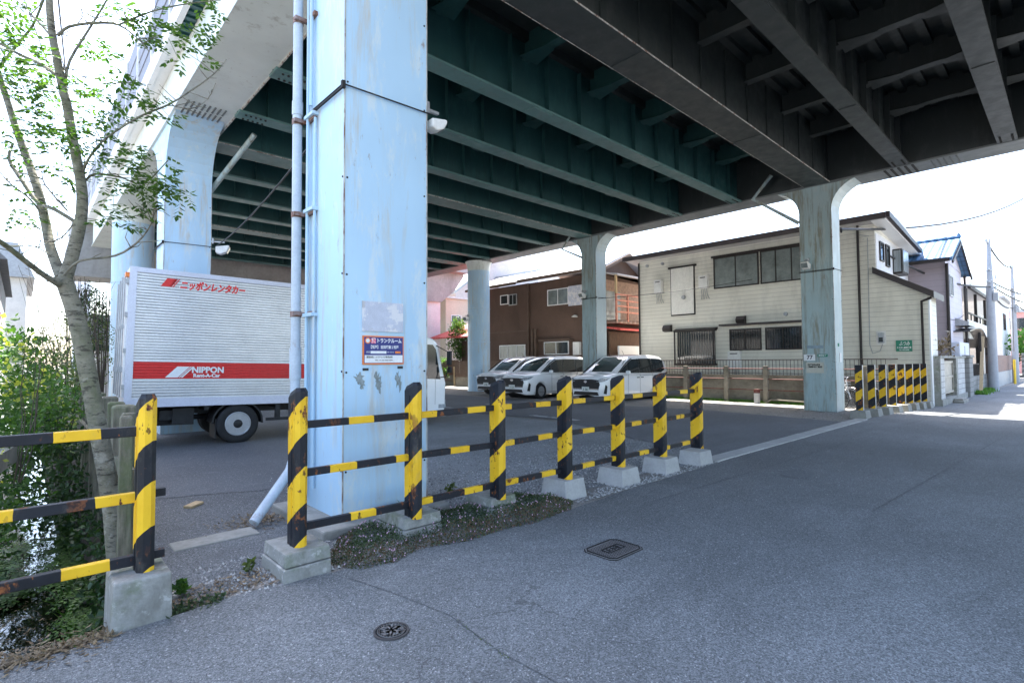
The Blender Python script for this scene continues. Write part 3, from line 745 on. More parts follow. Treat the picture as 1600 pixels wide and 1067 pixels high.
m = MB(); m.box(18.18, 18.26, 4.93, 4.948, 1.98, 2.08); tag(m.build('green_tag', M['green']), 'tiny green tag on the bright side of the column numbered 77', 'sticker')
m = MB(); m.box(18.30, 18.46, 4.93, 4.948, 1.5, 1.78); tag(m.build('pale_plate', M['white']), 'blank pale plate on the bright side of the column numbered 77', 'plate')
t = thing('service_bracket', 'dark cable bracket with insulator on the column numbered 77', 'bracket', (18.3, 5.0, 5.7))
m = MB(); m.bar((18.0, 5.0, 5.72), (18.95, 4.97, 5.72), .04, .05); m.bar((18.0, 5.0, 5.85), (18.0, 5.0, 5.3), .05, .03); m.build('arm', M['iron_dark'], t)
m = MB(); m.torus((18.95, 4.97, 5.66), .06, .02, 'y', 14, 6); m.build('insulator', M['iron_dark'], t)

# hanging feed cable between the columns of the open side
def wire(name, a, b, sag, r, label, cat='cable', n=14, group=None):
    a = Vector(a); b = Vector(b); pts = []
    for i in range(n+1):
        t_ = i/n; p = a.lerp(b, t_); p.z -= sag*4*t_*(1-t_); pts.append(p)
    return tag(MB().tube(pts, r, 5, False).build(name, M['cable']), label, cat, group)
wire('lamp_cable', (3.3, 13.8, 4.35), (2.3, 5.8, 4.0), .12, .012, 'thin cable slung from the lamp behind the truck to the near column')
wire('service_cable', (18.0, 13.9, 4.25), (22, 9.0, 4.9), .1, .012, 'thin cable from the column behind the minivans to the cream house')
# ============================================================ CONCRETE VIADUCT BEYOND
t = thing('concrete_viaduct', 'concrete section of the viaduct with hammerhead pier beyond the steel girders', 'viaduct', (12, 33, 0))
m = MB(); m.prism([(1.9, 5.75), (22.7, 6.0), (23.9, 6.9), (24.8, 8.1), (24.8, 8.25), (1.6, 8.25), (1.6, 5.75)], 'y', 32, 34.2); m.build('pier_cap', M['pale_concrete'], t)
MB().box(21.2, 22.75, 32.2, 34, 0, 6.05).build('pier', M['white_wall'], t)
MB().box(4.6, 6.2, 32.2, 34, 0, 6.05).build('pier', M['pale_concrete'], t)
m = MB(); m.box(2.0, 24.8, 31.2, 52, 8.26, 8.6); m.build('deck', M['pale_concrete'], t)
for x in (3, 7, 11, 15, 19, 23): MB().box(x-.3, x+.3, 31.4, 52, 7.3, 8.26).build('girder', M['pale_concrete'], t) if False else None
m = MB(); m.box(24.6, 24.8, 31.2, 52, 8.6, 9.5); m.build('parapet', MPAR, t)
y = 31.4
while y < 51:
    m = MB(); m.box(1.98+.012*(y-31), 2.06+.012*(y-31), y, y+1.85, 8.3, 9.9); m.build('parapet_panel', MPAR if int(y) % 4 else M['lavender'], t); y += 2
# ============================================================ STRIPED BARRIERS
def post_mesh(x, y, z0, z1, wx=.095, wy=.20):
    """tall striped post with rounded corners and a chamfered top"""
    m = MB(); c = .028; hx, hy = wx/2, wy/2
    ring = [(hx, -hy+c), (hx, hy-c), (hx-c, hy), (-hx+c, hy), (-hx, hy-c), (-hx, -hy+c), (-hx+c, -hy), (hx-c, -hy)]
    v = [(x+a, y+b, z0) for a, b in ring]+[(x+a, y+b, z1-.03-(.05 if b > 0 else 0)) for a, b in ring]+[(x+a*.75, y+b*.8, z1-(.04 if b > 0 else 0)) for a, b in ring]
    m.add(v, [[i, (i+1) % 8, 8+(i+1) % 8, 8+i] for i in range(8)]+[[8+i, 8+(i+1) % 8, 16+(i+1) % 8, 16+i] for i in range(8)]+[list(range(16, 24))])
    # pressed groove along the broad face
    m.box(x-hx-.004, x-hx+.004, y-.012, y+.012, z0, z1-.12)
    return m
def footing(x, y, w, d, z, two=False, rot=0):
    m = MB(); zz = z
    if two:
        m.taper((x, y), (w, d), (w*.97, d*.97), -.08, zz*.5); m.taper((x+.01, y+.01), (w*.96, d*.95), (w*.92, d*.9), zz*.5+.006, zz)
    else: m.taper((x, y), (w, d), (w*.82, d*.82), -.08, zz)
    return m
t = thing('safety_barrier', 'long black and yellow striped barrier of seven posts and three rails beside the road', 'barrier', (4.7, 4.15, 0))
PX = [(1.585, .20), (2.63, .205), (3.655, .19), (4.71, .21), (5.765, .21), (6.79, .215), (7.87, .21)]
def pm(x, y, z0, z1, parent, name='post', mt=None):
    o = post_mesh(x, y, z0, z1).build(name, mt or M['post'], parent)
    # origin at the post foot so that the stripes follow the post
    off = Vector((x, y, z0))-origin(parent)
    for v in o.data.vertices: v.co -= off
    o.location = off; return o
for i, (x, z) in enumerate(PX): pm(x, 4.15, z-.01, 1.405+(.01 if i % 2 else 0), t)
for i in range(6):
    for zr in ((1.11, 1.10, 1.10)[0], .735, .315):
        a = PX[i][0]+.03; b = PX[i+1][0]-.03
        m = MB(); dz = random.uniform(-.008, .008)
        m.bar((a, 4.17, zr+dz), (b, 4.17, zr-dz), .05, .058)
        o = m.build('rail', M['rail'], t, bevel=.004, seg=1)
FT = [(1.59, 4.18, .36, .50, .2, True), (2.70, 4.42-.08, .42, .52, .205, True), (3.70, 4.32, .36, .46, .19, True), (4.74, 4.2, .40, .42, .22, False), (5.74, 4.13, .42, .44, .215, False), (6.75, 4.12, .40, .42, .215, False), (7.66, 4.07, .42, .40, .21, False)]
for f in FT: footing(*f[:5], f[5]).build('footing', M['footing'] if f[0] < 4.2 else M['plinth'], t, bevel=.007)
t = thing('safety_barrier', 'short striped barrier over the stream ending in a tall yellow post at left', 'barrier', (.6, 4.15, 0))
pm(.60, 4.13, .27, 1.405, t)
for zr in (1.165, .745, .35):
    m = MB(); m.bar((-.9, 4.15, zr), (.57, 4.15, zr), .055, .062); m.build('rail', M['rail'], t, bevel=.004, seg=1)
m = MB(); m.bar((.62, 4.18, .75), (.72, 4.18, .75), .05, .05); m.bar((.62, 4.18, .35), (.72, 4.18, .35), .05, .05); m.build('rail_stub', M['rail'], t)
pm(-.95, 4.15, .2, 1.405, t)
m = MB(); m.taper((.575, 4.12), (.32, .40), (.30, .36), -.3, .29); m.build('footing', M['footing'], t, bevel=.015)
m = MB(); m.taper((-.95, 4.12), (.36, .42), (.34, .38), -.3, .22); m.build('footing', M['footing'], t, bevel=.015)
# row of eight boards on the far side
first = None
ords = ['first', 'second', 'third', 'fourth', 'fifth', 'sixth', 'seventh', 'last']
for i in range(8):
    y = 4.05-.09*i; x = (15.83+1.195*i)*y/3.85
    lab = f'{ords[i]} striped upright board from the left in the row of eight beside the bicycles'
    if first is None:
        t = thing('striped_post', lab, 'post', (x, y, 0), group='striped boards in a row by the road')
        m = MB(); m.box(-.035, .035, -.085, .085, .2, 1.43)
        m.build('board', M['panel'], t, local=True, bevel=.012)
        m = MB(); m.box(-.03, .036, -.092, -.085, .21, 1.43); m.build('edge_strip', M['steel_grey'], t, local=True)
        m = MB(); m.taper((-.05, -.02), (.52, .42), (.44, .34), -.05, .21); m.build('footing', M['concrete'], t, local=True, bevel=.01)
        first = t
    else:
        c = copy_tree(first); c.location = (x, y, 0); c['label'] = lab
# ============================================================ MANHOLES, LITTER
def manhole_round(x, y, r):
    t = thing('manhole_cover', 'small round iron manhole cover on the near road', 'manhole cover', (x, y, .01))
    MB().lathe([(r+.012, .0), (r+.012, .012), (r, .012), (r, .004)], (x, y, .006), 'z', 48, False).build('frame', M['iron'], t)
    MB().lathe([(0, .0145), (r-.006, .0145)], (x, y, .0), 'z', 48, False).build('recess', M['iron_dark'], t)
    m = MB(); z0, z1 = .0150, .0215
    m.lathe([(r-.022, z0), (r-.022, z1), (r-.010, z1), (r-.010, z0)], (x, y, 0), 'z', 48, False)
    for k in range(5):
        a = 2*pi*k/5+.3
        for q in range(6):
            rr0, rr1 = .02+.0*q, r*.72
        m.add([(x+cos(a-.22)*r*.35, y+sin(a-.22)*r*.35, z1), (x+cos(a)*r*.72, y+sin(a)*r*.72, z1), (x+cos(a+.22)*r*.35, y+sin(a+.22)*r*.35, z1), (x+cos(a)*r*.08, y+sin(a)*r*.08, z1)], [[0, 1, 2, 3]])
    for ring, nn in ((.5, 14), (.66, 20), (.82, 26)):
        for k in range(nn):
            a = 2*pi*k/nn+ring; cx, cy = x+cos(a)*r*ring, y+sin(a)*r*ring
            if ring < .8 and min(abs(((a-.3) % (2*pi/5))), abs(((a-.3) % (2*pi/5))-2*pi/5)) < .28: continue
            m.box(cx-.006, cx+.006, cy-.006, cy+.006, z0, z1)
    m.build('raised_pattern', M['iron_worn'], t)
manhole_round(1.632, 2.812, .092)
t = thing('valve_cover', 'diamond seen square iron utility cover with a framed panel on the road', 'manhole cover', (3.68, 2.71, .01), rz=R(0))
m = MB(); cx, cy = 3.685, 2.715; hx, hy, c = .215, .165, .045
ring = lambda hx, hy, c: [(cx+hx, cy-hy+c), (cx+hx, cy+hy-c), (cx+hx-c, cy+hy), (cx-hx+c, cy+hy), (cx-hx, cy+hy-c), (cx-hx, cy-hy+c), (cx-hx+c, cy-hy), (cx+hx-c, cy-hy)]
def ringm(m, a, b, z0, z1):
    n = 8; v = [(p[0], p[1], z1) for p in a]+[(p[0], p[1], z1) for p in b]+[(p[0], p[1], z0) for p in a]+[(p[0], p[1], z0) for p in b]
    m.add(v, [[i, (i+1) % n, n+(i+1) % n, n+i] for i in range(n)]+[[i, (i+1) % n, 2*n+(i+1) % n, 2*n+i] for i in range(n)]+[[n+i, n+(i+1) % n, 3*n+(i+1) % n, 3*n+i] for i in range(n)])
m.prism(ring(hx+.008, hy+.008, c), 'z', .0, .0120); m.build('frame', M['iron_dark'], t)
m = MB(); m.prism(ring(hx, hy, c), 'z', .0, .0145); m.build('lid', M['iron_worn'], t)
m = MB(); ringm(m, ring(hx-.006, hy-.006, c), ring(hx-.016, hy-.016, c-.004), .0145, .021); 
m.box(cx-.11, cx+.11, cy-.045, cy-.038, .0145, .021); m.box(cx-.11, cx+.11, cy+.038, cy+.045, .0145, .021); m.box(cx-.11, cx-.103, cy-.037, cy+.037, .0145, .021); m.box(cx+.103, cx+.11, cy-.037, cy+.037, .0145, .021)
for i in range(-9, 10):
    for j in range(-7, 8):
        px, py = cx+i*.0205, cy+j*.02
        if abs(px-cx) < .12 and abs(py-cy) < .055: continue
        if abs(px-cx) > hx-.03 or abs(py-cy) > hy-.03: continue
        if abs(px-cx)+abs(py-cy) > hx+hy-.075: continue
        m.box(px-.0042, px+.0042, py-.0042, py+.0042, .0145, .0175)
m.build('raised_pattern', M['iron_dark'], t)
text('消火栓', .055, M['iron_worn'], t, (cx, cy, .0165), (0, 1, 0), (-1, 0, 0), width=.06, bold=.001) if False else text('止水栓', .062, M['iron_dark'], t, (cx, cy, .0165), (1, 0, 0), (0, 1, 0), width=.17, bold=.001)
m = MB(); m.prism([(1.335, 6.74), (1.40, 6.66), (1.545, 6.80), (1.49, 6.90)], 'z', .012, .035)
tag(m.build('concrete_fragment', M['timber_pale']), 'pale flat offcut lying on the asphalt near the truck', 'offcut')
# stones
def scatter_stones(name, regions, n, smin, smax, label, mt):
    m = MB()
    for _ in range(n):
        x0, x1, y0, y1 = random.choices([r[:4] for r in regions], [r[4] for r in regions])[0]
        x = random.uniform(x0, x1); y = random.uniform(y0, y1); s = random.uniform(smin, smax)**1
        z = .012; a = random.uniform(0, pi); ca, sa = cos(a), sin(a); v = []
        for (u, w, q) in [(1, 0, 0), (0, 1, 0), (-1, 0, 0), (0, -1, 0), (.2, .1, .9)]:
            u *= s*random.uniform(.7, 1.3); w *= s*random.uniform(.6, 1.1); v.append((x+u*ca-w*sa, y+u*sa+w*ca, z+q*s*random.uniform(.6, 1.1)-(.003 if q == 0 else 0)))
        m.add(v, [[0, 1, 4], [1, 2, 4], [2, 3, 4], [3, 0, 4]])
    return tag(m.build(name, mt), label, 'gravel', kind='stuff')
scatter_stones('gravel', [(3.3, 7.9, 4.2, 5.0, 4), (3.3, 9, 4.9, 6.2, 4), (1.0, 2.3, 3.95, 4.7, 1.2), (5, 8, 3.84, 4.1, 1.5), (2.4, 8, 6.2, 8, 1.2), (15.3, 19.5, 4.4, 11, 2.5), (4.6, 8, 3.84, 3.95, .8)], 9000, .006, .018, 'loose grey gravel along the foot of the striped barrier', M['stone'])
scatter_stones('road_grit', [(-.2, 8, 1.2, 3.9, 1), (1, 3, 5.5, 8, 1)], 900, .002, .006, 'fine pale grit scattered over the near road', M['stone'])
# ============================================================ FOLIAGE HELPERS
def leaf_quad(m, p, d, u, L, W):
    """pointed leaf: p base, d direction, u side"""
    n = d.cross(u); q = p+d*L*.5
    m.add([p, q+u*W/2+n*L*.05, p+d*L, q-u*W/2+n*L*.05], [[0, 1, 2], [0, 2, 3]])
def rv():
    while True:
        v = Vector((random.uniform(-1, 1), random.uniform(-1, 1), random.uniform(-1, 1)))
        if .05 < v.length < 1: return v.normalized()
def leaf_cloud(m, c, rad, n, L, W, clump=8, up=.2, hollow=.35):
    c = Vector(c)
    for _ in range(max(1, n//clump)):
        v = rv()*(random.uniform(hollow, 1)**.6); cc = c+Vector((v.x*rad[0], v.y*rad[1], v.z*rad[2]))
        for k in range(clump):
            p = cc+rv()*L*random.uniform(.3, 2.2); d = (rv()+Vector((0, 0, up))).normalized(); u = d.cross(rv()).normalized()
            s = random.uniform(.6, 1.25); leaf_quad(m, p, d, u, L*s, W*s)
def spray(m, p, d, n, L, W, droop=.25):
    """pinnate leaf: leaflets in pairs along a rachis"""
    p = Vector(p); side = d.cross(Vector((0, 0, 1)))
    if side.length < .1: side = Vector((1, 0, 0))
    side.normalize(); side = (side+rv()*.3).normalized(); step = L*.62
    for k in range(n):
        p = p+d*step; d = (d+Vector((0, 0, -droop*.25))).normalized()
        for s in (-1, 1):
            dd = (side*s+d*.55+Vector((0, 0, -.15))+rv()*.15).normalized(); u = dd.cross(Vector((0, 0, 1))+rv()*.3).normalized()
            leaf_quad(m, p, dd, u, L*random.uniform(.8, 1.15), W)
    leaf_quad(m, p, d, d.cross(Vector((0, 0, 1))+rv()*.2).normalized(), L*1.1, W)
# ============================================================ FOREGROUND TREE
TRUNK= [(0.58, 5.15, 0.05, 0.085), (0.55, 5.2, 0.44, 0.08), (0.5, 5.2, 0.79, 0.078), (0.45, 5.2, 1.09, 0.075), (0.4, 5.2, 1.39, 0.072), (0.35, 5.2, 1.69, 0.071), (0.3, 5.2, 1.96, 0.068), (0.25, 5.2, 2.14, 0.07), (0.22, 5.2, 2.26, 0.068)]
LIMBS= [[(0.23, 5.2, 2.24, 0.058), (0.26, 5.15, 2.39, 0.053), (0.29, 5.1, 2.56, 0.051), (0.31, 5.05, 2.74, 0.046), (0.3, 5.0, 2.92, 0.043), (0.27, 5.0, 3.11, 0.04), (0.23, 4.95, 3.32, 0.037), (0.2, 4.9, 3.48, 0.035), (0.17, 4.9, 3.61, 0.032), (0.14, 4.85, 3.76, 0.032), (0.11, 4.85, 3.94, 0.029), (0.09, 4.8, 4.14, 0.027), (0.08, 4.8, 4.45, 0.022)], [(0.21, 5.25, 2.26, 0.049), (0.15, 5.4, 2.49, 0.042), (0.12, 5.5, 2.7, 0.04), (0.07, 5.5, 2.95, 0.038), (0.01, 5.6, 3.19, 0.035), (-0.07, 5.6, 3.45, 0.03), (-0.13, 5.6, 3.68, 0.027), (-0.21, 5.6, 3.95, 0.025)], [(0.21, 5.2, 2.19, 0.034), (0.11, 5.0, 2.23, 0.025), (0.01, 4.8, 2.29, 0.022), (-0.11, 4.6, 2.37, 0.019), (-0.27, 4.4, 2.46, 0.015)], [(0.3, 5.1, 2.65, 0.019), (0.16, 5.2, 2.76, 0.019), (0.07, 5.3, 2.81, 0.017), (-0.02, 5.4, 2.98, 0.017), (-0.1, 5.5, 3.16, 0.015), (-0.08, 5.5, 3.29, 0.01)], [(0.14, 4.9, 3.66, 0.016), (0.05, 5.0, 3.75, 0.015), (-0.06, 5.1, 3.82, 0.014), (-0.16, 5.2, 3.9, 0.014), (-0.26, 5.2, 3.9, 0.014)], [(0.3, 5.0, 3.0, 0.012), (0.33, 4.9, 3.1, 0.011), (0.4, 4.8, 3.22, 0.01), (0.5, 4.7, 3.32, 0.009), (0.62, 4.6, 3.42, 0.009), (0.76, 4.55, 3.52, 0.009), (0.9, 4.5, 3.66, 0.007), (1.04, 4.45, 3.82, 0.006), (1.11, 4.4, 3.94, 0.004)], [(0.32, 5.05, 2.97, 0.011), (0.38, 5.0, 3.03, 0.01), (0.53, 4.9, 3.01, 0.008), (0.66, 4.85, 2.98, 0.007), (0.81, 4.8, 3.19, 0.005)], [(0.22, 5.1, 2.26, 0.012), (0.3, 5.0, 2.36, 0.01), (0.5, 4.9, 2.41, 0.01), (0.62, 4.8, 2.51, 0.008), (0.7, 4.75, 2.66, 0.006), (0.71, 4.7, 2.8, 0.004)], [(0.14, 4.85, 3.92, 0.014), (0.2, 4.8, 3.99, 0.012), (0.34, 4.7, 4.03, 0.011), (0.46, 4.6, 4.02, 0.009), (0.57, 4.55, 3.94, 0.006), (0.63, 4.5, 3.85, 0.004)], [(0.46, 4.6, 4.02, 0.008), (0.65, 4.5, 4.16, 0.007), (0.87, 4.4, 4.27, 0.005), (1.04, 4.3, 4.32, 0.003)], [(0.19, 4.9, 3.62, 0.012), (0.21, 4.85, 3.77, 0.011), (0.31, 4.8, 4.02, 0.009), (0.4, 4.7, 4.23, 0.007), (0.44, 4.7, 4.39, 0.005)], [(-0.17, 5.6, 3.89, 0.014), (-0.08, 5.5, 4.05, 0.013), (0.01, 5.4, 4.2, 0.011), (0.07, 5.3, 4.39, 0.01), (0.11, 5.3, 4.55, 0.007)], [(0.11, 4.85, 3.9, 0.01), (0.03, 4.9, 4.01, 0.008), (-0.06, 5.0, 4.14, 0.006), (-0.13, 5.0, 4.2, 0.004)], [(0.13, 5.3, 2.44, 0.007), (0.04, 5.4, 2.5, 0.005), (-0.11, 5.5, 2.48, 0.003)], [(0.14, 5.3, 2.53, 0.008), (0.2, 5.2, 2.55, 0.006), (0.26, 5.1, 2.64, 0.006), (0.28, 5.1, 2.7, 0.005)], [(0.11, 5.5, 2.75, 0.01), (0.02, 5.4, 2.86, 0.008), (-0.07, 5.3, 2.91, 0.006), (-0.14, 5.2, 2.97, 0.005)], [(0.23, 5.1, 2.74, 0.008), (0.1, 5.0, 2.88, 0.006), (0.08, 5.0, 2.97, 0.004)], [(0.76, 4.55, 3.52, 0.004), (0.9, 4.5, 3.52, 0.004), (1.01, 4.5, 3.63, 0.003), (1.05, 4.45, 3.75, 0.002)], [(0.71, 4.75, 2.66, 0.004), (0.66, 4.75, 2.72, 0.004), (0.64, 4.75, 2.84, 0.003)], [(0.22, 4.95, 3.27, 0.007), (0.18, 4.9, 3.71, 0.005), (0.34, 4.8, 3.64, 0.004), (0.5, 4.7, 3.65, 0.003)]]
SPRAYS= [(-0.03, 4.79, 3.63, 0.17, 16), (-0.12, 5.29, 3.95, 0.13, 10), (0.06, 5.23, 3.69, 0.18, 14), (0.13, 4.88, 3.68, 0.1, 4), (-0.07, 5.05, 3.61, 0.12, 8), (0.3, 5.01, 3.46, 0.22, 26), (0.12, 5.16, 3.22, 0.21, 20), (0.25, 5.25, 3.17, 0.15, 8), (0.07, 4.77, 3.19, 0.13, 8), (0.73, 4.6, 4.04, 0.14, 12), (0.91, 4.6, 4.05, 0.14, 10), (0.65, 4.6, 4.06, 0.08, 5), (0.64, 4.6, 3.57, 0.1, 6), (0.7, 4.6, 3.49, 0.08, 4), (0.75, 4.6, 2.88, 0.12, 10), (0.62, 4.6, 3.01, 0.18, 20), (0.46, 4.72, 2.76, 0.13, 10), (0.69, 4.6, 2.93, 0.12, 10), (1.05, 4.6, 4.43, 0.1, 5), (0.22, 5.29, 2.85, 0.05, 2), (-0.09, 5.0, 2.79, 0.11, 6), (-0.07, 5.23, 2.75, 0.07, 3), (0.02, 4.7, 2.54, 0.04, 2), (-0.1, 5.01, 4.06, 0.11, 7), (0.45, 4.6, 4.1, 0.06, 4), (0.38, 5.21, 4.13, 0.06, 5), (0.55, 4.6, 3.01, 0.12, 9), (0.48, 4.6, 3.72, 0.04, 2), (0.41, 4.86, 3.77, 0.07, 4), (0.44, 5.36, 3.73, 0.16, 8), (-0.06, 5.33, 4.19, 0.09, 3), (0.54, 4.6, 2.62, 0.06, 5), (0.02, 4.72, 3.27, 0.11, 6), (0.32, 4.72, 3.22, 0.12, 8)]

random.seed(11)
def smooth_path(p, k=3):
    out = []
    n = len(p)
    for i in range(n-1):
        p0, p1, p2, p3 = p[max(0, i-1)], p[i], p[i+1], p[min(n-1, i+2)]
        for j in range(k):
            t = j/k; o = []
            for a in range(4):
                o.append(.5*((2*p1[a])+(-p0[a]+p2[a])*t+(2*p0[a]-5*p1[a]+4*p2[a]-p3[a])*t*t+(-p0[a]+3*p1[a]-3*p2[a]+p3[a])*t**3))
            out.append(o)
    out.append(list(p[-1])); return out
tree = thing('street_tree', 'slender grey barked tree with fresh green leaves beside the stream at left', 'tree', (TRUNK[0][0], TRUNK[0][1], TRUNK[0][2]))
m = MB(); sp = smooth_path(TRUNK); m.tube([q[:3] for q in sp], [.80*q[3]*random.uniform(.97, 1.03) for q in sp], 14); m.build('trunk', M['bark'], tree)
m = MB()
for L_ in LIMBS:
    sp = smooth_path(L_); m.tube([q[:3] for q in sp], [max(.0025, .80*q[3]) for q in sp], 9 if L_[0][3] > .02 else 6)
    if L_[0][3] < .04:
        for q in range(len(L_)*2):
            k = random.randrange(len(sp)-1); p = Vector(sp[k][:3]); d = rv(); d.y *= .4; d.z = abs(d.z)*.6; L = random.uniform(.08, .3)
            pts = [p, p+d*L*.5+rv()*.015, p+d*L+rv()*.03]; m.tube(pts, [.004, .003, .0015], 4)
m.build('branches', M['bark'], tree)
m = MB()
for (x, y, z, r, n) in SPRAYS:
    for _ in range(int(n*2.0)):
        v = rv(); p = Vector((x+v.x*r*1.1, y+v.y*r*1.1, z+v.z*r*.95)); d = rv(); d.z = d.z*.4-.1; d.normalize()
        spray(m, p, d, random.randint(2, 4), random.uniform(.038, .060), random.uniform(.020, .030))
        if random.random() < .25: m.tube([p, p+Vector((v.x, v.y, v.z-.4))*-.12], .0018, 3, False)
m.build('leaves', M['leaf_spring'], tree)
# ============================================================ SHRUBS AND BANK
def shrub(label, parts, stems, group=None, loc=None, name='shrub'):
    c = parts[0][0]; t = thing(name, label, 'shrub', (c[0], c[1], stems[0][2] if stems else c[2]-.5), group=group)
    by = {}
    for (c, rad, n, L, W, mt) in parts:
        by.setdefault(mt, MB()); leaf_cloud(by[mt], c, rad, n, L, W)
    for k, m in by.items(): m.build('flower_heads' if k == 'leaf_yellow' else 'foliage', M[k], t)  # the yellow green parts are flower heads, drawn as leaf clouds
    if stems:
        m = MB()
        for (x, y, z, h, nn) in stems:
            for q in range(nn):
                a = random.uniform(0, 2*pi); s = random.uniform(.1, .5)
                m.tube([(x, y, z), (x+cos(a)*s*.4, y+sin(a)*s*.4, z+h*.5), (x+cos(a)*s, y+sin(a)*s, z+h)], [.018, .012, .004], 5)
        m.build('stem', M['bark_dark'], t)
    return t
random.seed(21)
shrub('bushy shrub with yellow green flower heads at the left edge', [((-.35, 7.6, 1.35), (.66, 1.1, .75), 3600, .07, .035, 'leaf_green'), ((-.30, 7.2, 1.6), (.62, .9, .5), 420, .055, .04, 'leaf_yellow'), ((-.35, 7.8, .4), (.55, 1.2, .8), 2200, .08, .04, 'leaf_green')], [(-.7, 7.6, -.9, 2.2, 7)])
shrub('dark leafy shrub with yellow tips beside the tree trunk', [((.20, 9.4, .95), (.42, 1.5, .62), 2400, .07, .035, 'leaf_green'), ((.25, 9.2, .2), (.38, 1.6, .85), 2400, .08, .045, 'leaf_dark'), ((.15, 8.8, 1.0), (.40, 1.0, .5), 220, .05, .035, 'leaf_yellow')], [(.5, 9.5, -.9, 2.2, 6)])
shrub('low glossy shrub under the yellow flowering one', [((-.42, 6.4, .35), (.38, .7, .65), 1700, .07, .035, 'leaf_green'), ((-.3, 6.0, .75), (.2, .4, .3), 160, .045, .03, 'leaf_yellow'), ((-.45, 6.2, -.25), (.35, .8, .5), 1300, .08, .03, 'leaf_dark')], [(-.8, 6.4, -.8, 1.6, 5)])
shrub('loose olive shrub along the mossy stakes', [((.55, 12.5, .9), (.5, 2.4, .95), 2600, .085, .03, 'leaf_olive'), ((.3, 13.5, 1.35), (.6, 2.0, .9), 1300, .08, .03, 'leaf_olive')], [(.6, 12, -.5, 2.6, 9), (.4, 14, -.5, 2.6, 6)])
shrub('pale twiggy shrub in front of the concrete viaduct', [((1.3, 19, 2.2), (.8, 1.8, 1.5), 1100, .08, .03, 'leaf_olive')], [(1.2, 19, 0, 4.0, 16), (1.6, 18, 0, 3.4, 10)])
t = thing('climber_screen', 'dark climber covered screen under the concrete viaduct at left', 'hedge', (2, 27, 0))
m = MB(); leaf_cloud(m, (2.0, 27.5, 3.4), (.75, .8, 1.5), 2600, .12, .06); m.build('foliage', M['leaf_dark'], t)
m = MB()
for k in range(16): m.tube([(1.3+k*.1, 27.5, 0), (1.3+k*.1+random.uniform(-.2, .2), 27.5, 4.6)], .015, 4)
m.build('stem', M['bark_dark'], t)
# bare shrub twigs standing up left of the tree
def twigs(name, label, base, n, h, spread, r=.008):
    m = MB()
    for k in range(n):
        x, y, z = base; a = random.uniform(-1, 1); b = random.uniform(-1, 1); pts = [(x+a*.1, y+b*.1, z)]
        for q in range(1, 6): pts.append((x+a*(.1+spread*q/5)+random.uniform(-.04, .04), y+b*(.1+spread*q/5), z+h*q/5*random.uniform(.9, 1.05)))
        m.tube(pts, [r*(1-.15*i) for i in range(6)], 4)
    return tag(m.build(name, M['bark_dark']), label, 'twigs')
twigs('bare_twigs', 'bare brown twigs rising above the yellow flowering shrub', (-.05, 6.2, .6), 6, 1.35, .28, .006)
twigs('bare_twigs', 'bare grey branches beyond the tree trunk at left', (.75, 14, 1), 9, 2.4, .8, .012)
# ferns, grass, ivy on the banks (uncountable ground cover)
random.seed(31)
m = MB()
def fern(m, p, n, L):
    p = Vector(p)
    for k in range(n):
        a = 2*pi*k/n+random.uniform(-.3, .3); d = Vector((cos(a), sin(a), .9)).normalized(); q = p.copy(); s = L/9
        for j in range(9):
            q = q+d*s; d = (d+Vector((0, 0, -.16))).normalized(); side = d.cross(Vector((0, 0, 1))).normalized(); w = L*.28*(1-j/10)
            for sg in (-1, 1): leaf_quad(m, q, (side*sg+d*.35).normalized(), d, w, s*.8)
for _ in range(60):
    y = random.uniform(4.9, 10.5); s = random.choice((-1, 1, 1)); x = (.58-random.uniform(0, .16)) if s > 0 else (-.72-random.uniform(0, .5))
    fern(m, (x, y, -.95+abs(x)*.6 if s > 0 else -.75), 9, random.uniform(.22, .42))
for _ in range(26):
    fern(m, (random.uniform(-.75, .1), random.uniform(8.0, 12), -1.0), 9, random.uniform(.3, .5))
tag(m.build('fern_cover', M['leaf_green']), 'green ferns growing along both banks of the stream', 'ferns', kind='stuff')
m = MB()
for _ in range(260):
    y = random.uniform(4.15, 9.5); x = .62+random.uniform(-.16, .06); z = -.55+random.uniform(-.35, .55)
    for k in range(9):
        p = Vector((x, y, z))+rv()*.07; d = (rv()+Vector((-.5, -.3, .1))).normalized(); leaf_quad(m, p, d, d.cross(rv()).normalized(), random.uniform(.04, .07), random.uniform(.03, .045))
for _ in range(260):
    y = random.uniform(4.5, 11); x = random.uniform(-1.1, -.55); z = -.9+(-x-.55)*1.1
    for k in range(8):
        p = Vector((x, y, z))+rv()*.1; d = rv(); leaf_quad(m, p, d, d.cross(rv()).normalized(), random.uniform(.05, .09), random.uniform(.03, .05))
tag(m.build('ivy_cover', M['leaf_dark']), 'dark ivy hanging over the stream walls', 'ivy', kind='stuff')
m = MB()
for _ in range(700):
    if random.random() < .55: x, y, z = random.uniform(-.75, .5), random.uniform(4.02, 4.55), -1.02
    else: x, y, z = random.choice((random.uniform(.35, .55), random.uniform(-.95, -.6))), random.uniform(4.5, 8), -1.0
    if abs(x) < .25 and y < 6 and random.random() < .75: continue
    L = random.uniform(.15, .38); d = Vector((random.uniform(-.5, .5), random.uniform(-.3, .6), 1)).normalized(); u = d.cross(rv()).normalized()
    p = Vector((x, y, z)); q = p+d*L*.6; e = p+d*L+Vector((d.x, d.y, -.3))*L*.35; w = .011
    m.add([p-u*w*.6, p+u*w*.6, q+u*w, q-u*w, e], [[0, 1, 2, 3], [3, 2, 4]])
tag(m.build('bank_grass', M['grass']), 'bright grass blades at the edge of the stream', 'grass', kind='stuff')
m = MB()
